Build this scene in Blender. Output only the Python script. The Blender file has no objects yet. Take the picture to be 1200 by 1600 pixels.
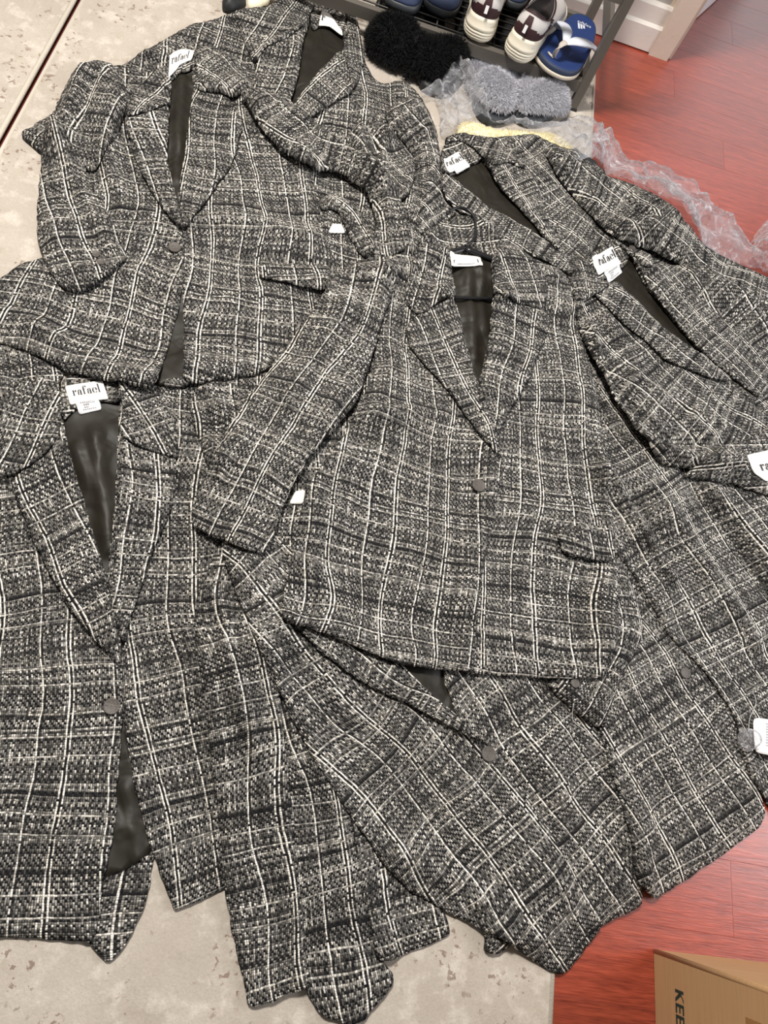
import bpy, math, random
import numpy as np
from mathutils import Vector, Matrix
from mathutils.geometry import delaunay_2d_cdt

# ------------------------------------------------------------------ camera
scene = bpy.context.scene
COL = scene.collection
FPX, CAMH = 1089.0, 1.2                      # focal length in pixels of 1200x1600, height above the floor
_n = np.array([330 - 600, 1244.6 - 800, FPX]); _n /= np.linalg.norm(_n)
_u = np.array([0, -1.0, 0]); _a = _u - _n * _u.dot(_n); _a /= np.linalg.norm(_a); _b = np.cross(_n, _a)
YAW = .2483
_r = _a * math.cos(YAW) + _b * math.sin(YAW); _q = -_a * math.sin(YAW) + _b * math.cos(YAW)
RW = np.array([_q, _r, -_n])                 # camera (x right, y down, z forward) -> world
cam_d = bpy.data.cameras.new('camera'); cam = bpy.data.objects.new('camera', cam_d); COL.objects.link(cam)
cam_d.sensor_fit = 'VERTICAL'; cam_d.sensor_height = 24; cam_d.lens = 24 * FPX / 1600; cam_d.clip_start = .02
_cr, _cu, _cb = RW @ [1, 0, 0], RW @ [0, -1, 0], RW @ [0, 0, -1]
cam.matrix_world = Matrix(((_cr[0], _cu[0], _cb[0], 0), (_cr[1], _cu[1], _cb[1], 0), (_cr[2], _cu[2], _cb[2], CAMH), (0, 0, 0, 1)))
scene.camera = cam

# ------------------------------------------------------------------ light
world = bpy.data.worlds.new('room_light'); scene.world = world; world.use_nodes = True
world.node_tree.nodes['Background'].inputs[0].default_value = (1.0, .96, .92, 1)
world.node_tree.nodes['Background'].inputs[1].default_value = .14
def area(name, loc, target, size, power, col, size_y=None):
    d = bpy.data.lights.new(name, 'AREA'); d.energy = power; d.color = col; d.size = size
    if size_y: d.shape = 'RECTANGLE'; d.size_y = size_y
    o = bpy.data.objects.new(name, d); COL.objects.link(o); o.location = loc
    o.rotation_euler = (Vector(target) - Vector(loc)).to_track_quat('-Z', 'Y').to_euler(); return o
area('ceiling_lamp', (-.5, 1.25, 2.45), (0, .6, 0), .36, 97, (1, .95, .89))
area('window_light', (2.4, .75, 1.4), (.2, .6, .3), 1.5, 42, (.97, .97, 1), 1.2)
area('far_window', (2.3, 4.5, 1.25), (.7, 1.2, 0), 1.3, 10, (.96, .96, 1), 1.7)
scene.view_settings.view_transform = 'Standard'; scene.view_settings.look = 'None'
scene.view_settings.exposure = 0.0; scene.view_settings.gamma = 1; scene.view_settings.use_curve_mapping = False

# ------------------------------------------------------------------ materials
def lin(c): return tuple((v / 255 / 12.92 if v <= 10 else ((v / 255 + .055) / 1.055) ** 2.4) for v in c) + (1,)
class NT:
    def __init__(s, name):
        s.m = bpy.data.materials.new(name); s.m.use_nodes = True; s.t = s.m.node_tree; s.N = s.t.nodes
        s.bsdf = s.N['Principled BSDF']; s.out = s.N['Material Output']
    def n(s, typ, **kw):
        o = s.N.new(typ)
        for k, v in kw.items():
            if k == 'ins':
                for i, x in v.items():
                    if isinstance(x, bpy.types.NodeSocket): s.t.links.new(x, o.inputs[i])
                    else: o.inputs[i].default_value = x
            else: setattr(o, k, v)
        return o
    def math(s, op, a, b=None, c=None):
        i = {0: a}
        if b is not None: i[1] = b
        if c is not None: i[2] = c
        return s.n('ShaderNodeMath', operation=op, ins=i).outputs[0]
    def mix(s, f, a, b, blend='MIX'):
        o = s.n('ShaderNodeMix', data_type='RGBA', blend_type=blend, ins={0: f, 6: a, 7: b}); return o.outputs[2]
    def link(s, a, b): s.t.links.new(a, b)
def plain(name, c, rough=.5, metal=0, bump=0, bscale=200, var=0, **kw):
    t = NT(name); b = t.bsdf; b.inputs['Base Color'].default_value = lin(c); b.inputs['Roughness'].default_value = rough; b.inputs['Metallic'].default_value = metal
    for k, v in kw.items(): b.inputs[k].default_value = v
    if bump or var:
        co = t.n('ShaderNodeTexCoord').outputs['Object']
        nz = t.n('ShaderNodeTexNoise', ins={'Vector': co, 'Scale': bscale, 'Detail': 4})
        if bump: t.link(t.n('ShaderNodeBump', ins={'Strength': bump, 'Distance': .002, 'Height': nz.outputs[0]}).outputs[0], b.inputs['Normal'])
        if var:
            hi = tuple(min(1, v * (1 + var)) for v in lin(c)[:3]) + (1,); lo = tuple(v * (1 - var) for v in lin(c)[:3]) + (1,)
            t.link(t.mix(nz.outputs[0], lo, hi), b.inputs['Base Color'])
    return t.m

def tweed():
    t = NT('tweed'); uv = t.n('ShaderNodeUVMap', uv_map='UVMap').outputs[0]
    wob = t.n('ShaderNodeTexNoise', ins={'Vector': uv, 'Scale': 70, 'Detail': 2})
    wv = t.n('ShaderNodeVectorMath', operation='MULTIPLY_ADD', ins={0: wob.outputs['Color'], 1: (.0024, .0024, 0), 2: uv}).outputs[0]
    sp = t.n('ShaderNodeSeparateXYZ', ins={0: wv}); PU, PV, N = .0030, .0034, 35
    U = t.math('DIVIDE', sp.outputs[0], PU); V = t.math('DIVIDE', sp.outputs[1], PV)
    i, j = t.math('FLOOR', U), t.math('FLOOR', V); fu, fv = t.math('FRACT', U), t.math('FRACT', V)
    def wn(x, k): return t.n('ShaderNodeTexWhiteNoise', noise_dimensions='1D', ins={'W': t.math('ADD', x, k)}).outputs[0]
    mi, mj = t.math('FLOORED_MODULO', i, N), t.math('FLOORED_MODULO', j, 31)
    def eq(x, v): return t.math('COMPARE', x, float(v), .4)
    strong = t.math('MAXIMUM', t.math('MAXIMUM', eq(mi, 0), eq(mi, 2)), eq(mi, 22))
    black = t.math('MAXIMUM', eq(mi, 1), t.math('MAXIMUM', t.math('MULTIPLY', eq(mi, 3), .6), t.math('MULTIPLY', eq(mi, 23), .8)))
    gr = t.math('MULTIPLY_ADD', wn(mi, 3.3), .4, .22)                       # ground warp
    gr = t.math('MULTIPLY', gr, t.math('SUBTRACT', 1.0, t.math('MULTIPLY', black, .92)))
    nj = wn(j, 11.7); we = t.math('MULTIPLY_ADD', t.math('POWER', nj, 5.0), .6, .006)
    line = t.math('MAXIMUM', eq(mj, 9), eq(mj, 17)); we = t.math('MAXIMUM', we, t.math('MULTIPLY', line, .5))
    bn = t.n('ShaderNodeTexNoise', noise_dimensions='1D', ins={'W': t.math('MULTIPLY', j, .21), 'Detail': 2})
    band = t.n('ShaderNodeMapRange', ins={0: bn.outputs[0], 1: .4, 2: .58, 3: .35, 4: 1.1}).outputs[0]
    dk = t.math('LESS_THAN', mj, 1.5); band = t.math('MULTIPLY', band, t.math('SUBTRACT', 1.0, t.math('MULTIPLY', dk, .72)))
    c3 = t.n('ShaderNodeCombineXYZ', ins={0: i, 1: j}).outputs[0]
    rnd = t.n('ShaderNodeTexWhiteNoise', noise_dimensions='2D', ins={0: c3}).outputs[0]
    tw = t.math('GREATER_THAN', t.math('FLOORED_MODULO', t.math('MULTIPLY_ADD', i, 2.0, j), 3), .5)
    flip = t.math('GREATER_THAN', rnd, .9); tw = t.math('MAXIMUM', tw, flip)
    over = t.math('MAXIMUM', tw, t.math('MULTIPLY', strong, t.math('GREATER_THAN', rnd, .2)))
    over = t.math('MULTIPLY', over, t.math('SUBTRACT', 1.0, t.math('MULTIPLY', line, t.math('SUBTRACT', 1.0, strong))))
    gw = t.n('ShaderNodeMix', data_type='FLOAT', ins={0: strong, 2: t.math('MULTIPLY', gr, band), 3: .85}).outputs[0]
    su = t.math('POWER', t.math('SINE', t.math('MULTIPLY', fu, math.pi)), .8); sv = t.math('POWER', t.math('SINE', t.math('MULTIPLY', fv, math.pi)), .8)  # yarn edges darken: core yarn plus gap shade put into the colour
    gw = t.math('MULTIPLY', gw, t.math('MULTIPLY_ADD', su, 1.0, .12)); we = t.math('MULTIPLY', we, t.math('MULTIPLY_ADD', sv, 1.0, .12))
    val = t.n('ShaderNodeMix', data_type='FLOAT', ins={0: over, 2: we, 3: gw}).outputs[0]
    # uneven yarn: thickness and tone wander
    sl = t.n('ShaderNodeTexNoise', ins={'Vector': uv, 'Scale': 230, 'Detail': 3})
    mid = t.n('ShaderNodeTexNoise', ins={'Vector': uv, 'Scale': 60, 'Detail': 2})
    big = t.n('ShaderNodeTexNoise', ins={'Vector': uv, 'Scale': 12, 'Detail': 2})
    k = t.math('MULTIPLY_ADD', rnd, 1.0, .45)
    k = t.math('MULTIPLY', k, t.math('MULTIPLY_ADD', sl.outputs[0], 2.6, -.3))
    k = t.math('MULTIPLY', k, t.math('MULTIPLY_ADD', mid.outputs[0], 1.1, .45))
    k = t.math('MULTIPLY', k, t.math('MULTIPLY_ADD', big.outputs[0], .9, .55))
    val = t.math('MINIMUM', t.math('MAXIMUM', t.math('MULTIPLY', val, t.math('MULTIPLY', k, 1.06)), 0), 1.0)
    val = t.math('POWER', val, 1.35)
    prof = t.math('MULTIPLY', t.math('SINE', t.math('MULTIPLY', fu, math.pi)), t.math('SINE', t.math('MULTIPLY', fv, math.pi)))
    tint = t.n('ShaderNodeTexNoise', ins={'Vector': uv, 'Scale': 45}).outputs[0]
    light = t.mix(tint, (.93, .86, .72, 1), (.88, .86, .83, 1)); dark = (.007, .007, .008, 1)
    t.link(t.mix(val, dark, light), t.bsdf.inputs['Base Color'])
    t.bsdf.inputs['Roughness'].default_value = .9; t.bsdf.inputs['Specular IOR Level'].default_value = .15
    hgt = t.math('MULTIPLY_ADD', sl.outputs[0], .8, prof)
    t.link(t.n('ShaderNodeBump', ins={'Strength': .7, 'Distance': .0014, 'Height': hgt}).outputs[0], t.bsdf.inputs['Normal'])
    return t.m
def satin():
    t = NT('lining_satin'); co = t.n('ShaderNodeTexCoord').outputs['Object']
    nz = t.n('ShaderNodeTexNoise', ins={'Vector': co, 'Scale': 14, 'Detail': 2, 'Distortion': .6})
    t.link(t.mix(nz.outputs[0], lin((26, 24, 19)), lin((42, 38, 30))), t.bsdf.inputs['Base Color'])
    t.bsdf.inputs['Roughness'].default_value = .52; t.bsdf.inputs['Specular IOR Level'].default_value = .28
    t.link(t.n('ShaderNodeBump', ins={'Strength': .8, 'Distance': .012, 'Height': nz.outputs[0]}).outputs[0], t.bsdf.inputs['Normal'])
    return t.m
def rug_mat():
    t = NT('rug_pile'); co = t.n('ShaderNodeTexCoord').outputs['Object']
    a = t.n('ShaderNodeTexNoise', ins={'Vector': co, 'Scale': 6, 'Detail': 5, 'Roughness': .65})
    b = t.n('ShaderNodeTexNoise', ins={'Vector': co, 'Scale': 34, 'Detail': 4, 'Roughness': .6})
    m = t.n('ShaderNodeTexNoise', ins={'Vector': co, 'Scale': 10, 'Detail': 3})
    c = t.n('ShaderNodeTexNoise', ins={'Vector': co, 'Scale': 78, 'Detail': 4, 'Roughness': .6})
    base = t.mix(a.outputs[0], lin((160, 150, 138)), lin((204, 195, 183)))
    wht = t.n('ShaderNodeMapRange', ins={0: b.outputs[0], 1: .5, 2: .66}).outputs[0]
    base = t.mix(t.math('MULTIPLY', wht, .6), base, lin((214, 206, 195)))
    pat = t.n('ShaderNodeTexNoise', ins={'Vector': co, 'Scale': 18, 'Detail': 6, 'Roughness': .75})
    gp = t.n('ShaderNodeMapRange', ins={0: pat.outputs[0], 1: .56, 2: .66}).outputs[0]
    base = t.mix(t.math('MULTIPLY', gp, .3), base, lin((150, 138, 122)))
    fl = t.n('ShaderNodeMapRange', ins={0: c.outputs[0], 1: .585, 2: .625}).outputs[0]
    ar = t.n('ShaderNodeMapRange', ins={0: m.outputs[0], 1: .5, 2: .56}).outputs[0]
    hue = t.mix(b.outputs[0], lin((106, 72, 56)), lin((128, 112, 102)))
    base = t.mix(t.math('MULTIPLY', t.math('MULTIPLY', fl, ar), .75), base, hue)
    pl = t.n('ShaderNodeTexNoise', ins={'Vector': co, 'Scale': 260, 'Detail': 3}); base = t.mix(t.math('MULTIPLY', t.n('ShaderNodeMapRange', ins={0: pl.outputs[0], 1: .35, 2: .65}).outputs[0], .22), base, lin((150, 140, 126)))
    t.link(base, t.bsdf.inputs['Base Color']); t.bsdf.inputs['Roughness'].default_value = .95; t.bsdf.inputs['Specular IOR Level'].default_value = .1
    f = t.n('ShaderNodeTexNoise', ins={'Vector': co, 'Scale': 420, 'Detail': 2})
    h = t.math('ADD', t.math('MULTIPLY', f.outputs[0], .35), t.math('MULTIPLY', b.outputs[0], .9))
    t.link(t.n('ShaderNodeBump', ins={'Strength': .5, 'Distance': .003, 'Height': h}).outputs[0], t.bsdf.inputs['Normal'])
    return t.m
def wood():
    t = NT('red_wood'); co = t.n('ShaderNodeTexCoord').outputs['Object']; rd = t.n('ShaderNodeObjectInfo').outputs['Random']
    off = t.n('ShaderNodeCombineXYZ', ins={0: t.math('MULTIPLY', rd, 30), 1: t.math('MULTIPLY', rd, 17)}).outputs[0]
    p = t.n('ShaderNodeVectorMath', operation='ADD', ins={0: co, 1: off}).outputs[0]
    mp = t.n('ShaderNodeMapping', ins={0: p, 3: (3, 46, 1)}).outputs[0]
    g = t.n('ShaderNodeTexNoise', ins={'Vector': mp, 'Scale': 2.2, 'Detail': 6, 'Roughness': .65, 'Distortion': .5})
    mp2 = t.n('ShaderNodeMapping', ins={0: p, 3: (14, 200, 1)}).outputs[0]
    g2 = t.n('ShaderNodeTexNoise', ins={'Vector': mp2, 'Scale': 2.2, 'Detail': 3})
    gm = t.n('ShaderNodeMapRange', ins={0: t.math('MULTIPLY_ADD', g2.outputs[0], .55, t.math('MULTIPLY', g.outputs[0], .6)), 1: .36, 2: .8}).outputs[0]
    c = t.mix(gm, lin((104, 32, 21)), lin((180, 80, 57)))
    tone = t.n('ShaderNodeMapRange', ins={0: rd, 3: .85, 4: 1.12}).outputs[0]
    c = t.mix(1.0, c, t.n('ShaderNodeCombineXYZ', ins={0: tone, 1: tone, 2: tone}).outputs[0], 'MULTIPLY')
    t.link(c, t.bsdf.inputs['Base Color'])
    t.link(t.math('MULTIPLY_ADD', g2.outputs[0], .16, .27), t.bsdf.inputs['Roughness']); t.bsdf.inputs['Specular IOR Level'].default_value = .6; t.bsdf.inputs['Coat Weight'].default_value = .6; t.bsdf.inputs['Coat Roughness'].default_value = .3
    h = t.math('MULTIPLY_ADD', g2.outputs[0], .6, g.outputs[0])
    t.link(t.n('ShaderNodeBump', ins={'Strength': .3, 'Distance': .002, 'Height': h}).outputs[0], t.bsdf.inputs['Normal'])
    return t.m
def film():
    t = NT('clear_film'); t.bsdf.inputs['Base Color'].default_value = lin((225, 226, 232)); t.bsdf.inputs['Roughness'].default_value = .1
    t.bsdf.inputs['Specular IOR Level'].default_value = 1.0
    co = t.n('ShaderNodeTexCoord').outputs['Object']
    v = t.n('ShaderNodeTexVoronoi', feature='F1', ins={'Vector': co, 'Scale': 55, 'Randomness': 1.0})
    nz = t.n('ShaderNodeTexNoise', ins={'Vector': co, 'Scale': 45, 'Detail': 6, 'Distortion': 1.6, 'Roughness': .65})
    h = t.math('MULTIPLY_ADD', v.outputs[0], 1.2, nz.outputs[0])
    t.link(t.n('ShaderNodeBump', ins={'Strength': 1.0, 'Distance': .014, 'Height': h}).outputs[0], t.bsdf.inputs['Normal'])
    tr = t.n('ShaderNodeBsdfTransparent'); lw = t.n('ShaderNodeLayerWeight', ins={0: .3})
    cr = t.n('ShaderNodeMapRange', ins={0: nz.outputs[0], 1: .55, 2: .64, 3: 0, 4: .35}).outputs[0]  # crease highlights put in as whiter, more opaque streaks
    f = t.n('ShaderNodeMapRange', ins={0: lw.outputs['Facing'], 1: 0, 2: 1, 3: .2, 4: .85}).outputs[0]
    mx = t.n('ShaderNodeMixShader', ins={0: t.math('ADD', f, cr), 1: tr.outputs[0], 2: t.bsdf.outputs[0]}); t.link(mx.outputs[0], t.out.inputs[0])
    return t.m
def cardboard():
    t = NT('cardboard'); co = t.n('ShaderNodeTexCoord').outputs['Object']
    mp = t.n('ShaderNodeMapping', ins={0: co, 3: (1, 1, 40)}).outputs[0]
    nz = t.n('ShaderNodeTexNoise', ins={'Vector': mp, 'Scale': 6, 'Detail': 4})
    t.link(t.mix(nz.outputs[0], lin((166, 128, 88)), lin((192, 154, 110))), t.bsdf.inputs['Base Color']); t.bsdf.inputs['Roughness'].default_value = .8
    return t.m
def wallpaint(name, c, spots=0):
    t = NT(name); co = t.n('ShaderNodeTexCoord').outputs['Object']
    nz = t.n('ShaderNodeTexNoise', ins={'Vector': co, 'Scale': 22, 'Detail': 6, 'Roughness': .7})
    f = t.n('ShaderNodeMapRange', ins={0: nz.outputs[0], 1: .62, 2: .72}).outputs[0]
    t.link(t.mix(t.math('MULTIPLY', f, spots), lin(c), lin((110, 96, 84))), t.bsdf.inputs['Base Color']); t.bsdf.inputs['Roughness'].default_value = .55
    t.link(t.n('ShaderNodeBump', ins={'Strength': .3, 'Distance': .004, 'Height': nz.outputs[0]}).outputs[0], t.bsdf.inputs['Normal'])
    return t.m
def btn_mat():
    t = NT('button_taupe'); co = t.n('ShaderNodeTexCoord').outputs['Object']
    mp = t.n('ShaderNodeMapping', ins={0: co, 2: (0, 0, .5)}).outputs[0]
    v = t.n('ShaderNodeTexVoronoi', ins={'Vector': mp, 'Scale': 520})
    t.link(t.mix(v.outputs[0], lin((94, 88, 82)), lin((66, 61, 56))), t.bsdf.inputs['Base Color']); t.bsdf.inputs['Roughness'].default_value = .5
    t.link(t.n('ShaderNodeBump', ins={'Strength': .5, 'Distance': .0008, 'Height': v.outputs[0]}).outputs[0], t.bsdf.inputs['Normal'])
    return t.m
M = dict(tweed=tweed(), satin=satin(), rug=rug_mat(), wood=wood(), film=film(), card=cardboard(), button=btn_mat(),
    label=plain('label_white', (240, 238, 232), .7), care=plain('care_white', (226, 226, 226), .7), ink=plain('ink', (34, 36, 44), .7), grey_ink=plain('grey_ink', (170, 166, 170), .8),
    hanger=plain('black_plastic', (22, 22, 24), .3), rack=plain('rack_metal', (104, 99, 92), .45, .3), rack_dark=plain('rack_rail', (70, 66, 62), .5, .3), wire=plain('rack_wire', (60, 58, 56), .4, .4),
    binding=plain('rug_binding', (204, 196, 182), .9, 0, .4, 500), wall=wallpaint('wall_grey', (168, 163, 158), .2), trim=wallpaint('trim_white', (216, 210, 202), .75), casing=wallpaint('casing_cream', (205, 190, 175), .25), door=plain('door_white', (236, 236, 240), .4),
    slab=plain('subfloor', (92, 34, 24), .9), foam=plain('sole_foam', (238, 230, 210), .6, 0, .1, 90), mesh=plain('shoe_mesh', (206, 202, 198), .6, 0, .5, 900), burg=plain('burgundy', (56, 26, 30), .6, 0, .4, 1200), dark=plain('shoe_dark', (40, 34, 34), .9),
    navy=plain('navy_foam', (46, 58, 88), .7, 0, .3, 300), blue=plain('footbed_blue', (20, 46, 98), .65, 0, .3, 500), strap=plain('strap_white', (208, 212, 222), .5), cream=plain('cream_rubber', (214, 204, 186), .6), thong=plain('thong_beige', (188, 178, 168), .6), bluerim=plain('footbed_rim', (38, 50, 74), .6),
    fblack=plain('fur_black', (10, 10, 12), .9), fgrey=plain('fur_grey', (212, 212, 218), .9), fcream=plain('fur_cream', (252, 244, 214), .9), rubber=plain('black_rubber', (30, 31, 32), .55), rubber2=plain('grey_rubber', (54, 58, 62), .5), boxink=plain('box_ink', (28, 48, 42), .7), tape=plain('tape', (150, 108, 66), .35), tag=plain('tag_card', (240, 240, 238), .6), thread=plain('thread', (200, 198, 196), .7))

# ------------------------------------------------------------------ object helpers
ORG = {}
def link(o, parent=None):
    COL.objects.link(o)
    if parent is not None: o.parent = parent
    return o
def thing(name, label, cat, loc, group=None):
    o = bpy.data.objects.new(name, None); link(o); o.location = loc; o.empty_display_size = .05; ORG[o] = np.array(loc, float)
    o['label'] = label; o['category'] = cat
    if group: o['group'] = group
    return o
def obj(name, V, Fs, mat, parent=None, smooth=True, label=None, cat=None, group=None, kind=None, uv=None, loc=None):
    V = np.asarray(V, float)
    if parent is not None: org = ORG[parent]
    else: org = np.array(loc, float) if loc is not None else np.array([V[:, 0].mean(), V[:, 1].mean(), V[:, 2].min()])
    me = bpy.data.meshes.new(name); me.from_pydata((V - org).tolist(), [], [list(map(int, f)) for f in Fs]); me.update()
    if uv is not None:
        ul = me.uv_layers.new(name='UVMap'); li = np.zeros(len(me.loops), int); me.loops.foreach_get('vertex_index', li)
        ul.data.foreach_set('uv', np.asarray(uv)[li].astype(np.float32).ravel())
    if smooth: me.polygons.foreach_set('use_smooth', [True] * len(me.polygons))
    me.materials.append(M[mat]); o = bpy.data.objects.new(name, me); link(o, parent); ORG[o] = org
    if parent is None: o.location = org
    if label: o['label'] = label
    if cat: o['category'] = cat
    if group: o['group'] = group
    if kind: o['kind'] = kind
    return o
def join(parts):
    V, Fs = [], []
    for v, f in parts:
        k = len(V); V += [tuple(p) for p in v]; Fs += [[i + k for i in q] for q in f]
    return V, Fs
def box(x0, x1, y0, y1, z0, z1, rz=0, piv=None, bev=0):
    V = [(x, y, z) for z in (z0, z1) for x, y in ((x0, y0), (x1, y0), (x1, y1), (x0, y1))]
    if rz:
        px, py = piv if piv else ((x0 + x1) / 2, (y0 + y1) / 2); c, s = math.cos(rz), math.sin(rz)
        V = [(px + (x - px) * c - (y - py) * s, py + (x - px) * s + (y - py) * c, z) for x, y, z in V]
    return V, [[3, 2, 1, 0], [4, 5, 6, 7], [0, 1, 5, 4], [1, 2, 6, 5], [2, 3, 7, 6], [3, 0, 4, 7]]
def beam(a, b, w, h):                          # square bar from a to b
    a, b = Vector(a), Vector(b); d = (b - a).normalized(); s = d.cross(Vector((0, 0, 1)))
    s = Vector((1, 0, 0)) if s.length < 1e-4 else s.normalized(); t = s.cross(d)
    V = [tuple(p + s * i * w / 2 + t * j * h / 2) for p in (a, b) for i, j in ((-1, -1), (1, -1), (1, 1), (-1, 1))]
    return V, [[0, 1, 2, 3], [7, 6, 5, 4], [0, 4, 5, 1], [1, 5, 6, 2], [2, 6, 7, 3], [3, 7, 4, 0]]
def catmull(P, n=6):
    P = [Vector(p) for p in P]; P = [P[0] * 2 - P[1]] + P + [P[-1] * 2 - P[-2]]; out = []
    for i in range(1, len(P) - 2):
        for k in range(n):
            t = k / n; out.append(.5 * ((2 * P[i]) + (P[i + 1] - P[i - 1]) * t + (2 * P[i - 1] - 5 * P[i] + 4 * P[i + 1] - P[i + 2]) * t * t + (3 * P[i] - P[i - 1] - 3 * P[i + 1] + P[i + 2]) * t ** 3))
    return out + [P[-2]]
def tube(P, r, n=8, flat=1.0):
    P = [Vector(p) for p in P]; V, Fs = [], []
    for i, p in enumerate(P):
        d = (P[min(i + 1, len(P) - 1)] - P[max(i - 1, 0)]).normalized(); s = d.cross(Vector((0, 0, 1))); s = s.normalized() if s.length > 1e-4 else Vector((1, 0, 0)); u = s.cross(d)
        rr = r[i] if isinstance(r, (list, tuple)) else r
        for k in range(n):
            a = 2 * math.pi * k / n; V.append(tuple(p + s * math.cos(a) * rr + u * math.sin(a) * rr * flat))
    for i in range(len(P) - 1):
        for k in range(n):
            a, b = i * n + k, i * n + (k + 1) % n; Fs.append([a, b, b + n, a + n])
    Fs.append(list(range(n))[::-1]); Fs.append([len(V) - n + k for k in range(n)]); return V, Fs
def rings(R):                                  # loft closed rings, caps on both ends
    n = len(R[0]); V = [tuple(p) for r in R for p in r]; Fs = []
    for i in range(len(R) - 1):
        for k in range(n):
            a, b = i * n + k, i * n + (k + 1) % n; Fs.append([a, b, b + n, a + n])
    Fs.append(list(range(n))[::-1]); Fs.append([len(V) - n + k for k in range(n)]); return V, Fs

# ------------------------------------------------------------------ the ground surface that soft things settle on
def un(px, py, z=0.0):
    px, py = np.asarray(px, float), np.asarray(py, float); z = np.broadcast_to(np.asarray(z, float), px.shape)
    d = np.stack([px - 600, py - 800, np.full(px.shape, FPX)], -1) @ RW.T
    t = (z - CAMH) / d[..., 2]; return np.stack([t * d[..., 0], t * d[..., 1], z], -1)
GS = .004; GX0, GY0 = -1.1, -.5; GNX, GNY = 640, 680
RUGX0, RUGX1, RUGH = -.7225, .583, .009
HG = np.zeros((GNY, GNX)); gx = GX0 + GS * (np.arange(GNX) + .5); gy = GY0 + GS * (np.arange(GNY) + .5)
HG[:, (gx < RUGX1)] = RUGH
def boxblur(A, r, axis):
    if r < 1: return A
    P = np.pad(A, [(r + 1, r) if k == axis else (0, 0) for k in (0, 1)], mode='edge'); c = np.cumsum(P, axis=axis); n = 2 * r + 1
    return (np.take(c, range(n, c.shape[axis]), axis) - np.take(c, range(0, c.shape[axis] - n), axis)) / n
def blur(A, sig):
    r = max(1, int(round(sig / GS * .95)))
    for _ in range(3): A = boxblur(boxblur(A, r, 0), r, 1)
    return A
def maxf(A, r):
    B = A.copy()
    for k in range(r):
        C = B.copy(); C[1:] = np.maximum(C[1:], B[:-1]); C[:-1] = np.maximum(C[:-1], B[1:]); C[:, 1:] = np.maximum(C[:, 1:], B[:, :-1]); C[:, :-1] = np.maximum(C[:, :-1], B[:, 1:]); B = C
    return B
def bil(A, x, y, x0=0, y0=0):
    fx = np.clip((np.asarray(x) - GX0) / GS - .5 - x0, 0, A.shape[1] - 1.001); fy = np.clip((np.asarray(y) - GY0) / GS - .5 - y0, 0, A.shape[0] - 1.001)
    i, j = fx.astype(int), fy.astype(int); u, v = fx - i, fy - j
    return A[j, i] * (1 - u) * (1 - v) + A[j, i + 1] * u * (1 - v) + A[j + 1, i] * (1 - u) * v + A[j + 1, i + 1] * u * v
_rng = np.random.default_rng(7)
def field(sig):
    A = blur(_rng.normal(size=(GNY, GNX)), sig); return A / A.std()
NZ = [field(.035) for _ in range(4)]; NB = [field(.075) for _ in range(4)]; NF = [field(.014) for _ in range(3)]
HS = [None]
def settle(P, lift=.006):
    """image points -> points on the current surface"""
    P = np.asarray(P, float); q = un(P[:, 0], P[:, 1], .02)
    if HS[0] is None: HS[0] = blur(HG, .018)
    for _ in range(3): q = un(P[:, 0], P[:, 1], bil(HS[0], q[:, 0], q[:, 1]) + lift)
    return q
def densify(P, step, closed=True):
    P = np.asarray(P, float); out = []; n = len(P)
    for i in range(n if closed else n - 1):
        a, b = P[i], P[(i + 1) % n]; k = max(1, int(round(np.linalg.norm(b - a) / step)))
        for t in range(k): out.append(a + (b - a) * t / k)
    if not closed: out.append(P[-1])
    return np.array(out)
def smoothloop(P, it):
    for _ in range(it): P = .5 * P + .25 * (np.roll(P, 1, 0) + np.roll(P, -1, 0))
    return P
def seg_dist(X, Y, poly, closed):
    """distance of points to a polyline"""
    A = poly; B = np.roll(poly, -1, 0)
    if not closed: A, B = A[:-1], B[:-1]
    best = np.full(X.shape, 1e9)
    for a, b in zip(A, B):
        d = b - a; L = d @ d + 1e-12; t = np.clip(((X - a[0]) * d[0] + (Y - a[1]) * d[1]) / L, 0, 1)
        best = np.minimum(best, (X - a[0] - t * d[0]) ** 2 + (Y - a[1] - t * d[1]) ** 2)
    return np.sqrt(best)
def raster(poly, X, Y):
    m = np.zeros((len(Y), len(X)), bool); A = poly; B = np.roll(poly, -1, 0)
    for r, y in enumerate(Y):
        c = (A[:, 1] > y) != (B[:, 1] > y)
        xs = np.sort(A[c, 0] + (y - A[c, 1]) * (B[c, 0] - A[c, 0]) / (B[c, 1] - A[c, 1]))
        for k in range(0, len(xs) - 1, 2): m[r] |= (X > xs[k]) & (X < xs[k + 1])
    return m
def spine_uv(x, y, S):
    S = np.asarray(S)[:, :2]; d0 = S[0] - S[1]; d1 = S[-1] - S[-2]
    S = np.vstack([S[0] + d0 / np.linalg.norm(d0) * 1.2, S, S[-1] + d1 / np.linalg.norm(d1) * 1.2])
    acc = np.concatenate([[0], np.cumsum(np.linalg.norm(np.diff(S, axis=0), axis=1))])
    best = np.full(x.shape, 1e9); u = np.zeros(x.shape); v = np.zeros(x.shape)
    for i in range(len(S) - 1):
        a, d = S[i], S[i + 1] - S[i]; L = np.linalg.norm(d); d = d / L
        rx, ry = x - a[0], y - a[1]; t = np.clip(rx * d[0] + ry * d[1], 0, L); ex, ey = rx - t * d[0], ry - t * d[1]; D = ex * ex + ey * ey
        k = D < best; best = np.where(k, D, best); sg = np.sign(d[0] * ry - d[1] * rx)
        u = np.where(k, sg * np.sqrt(D), u); v = np.where(k, acc[i] + t, v)
    return u, v
SEED = [0]
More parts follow.
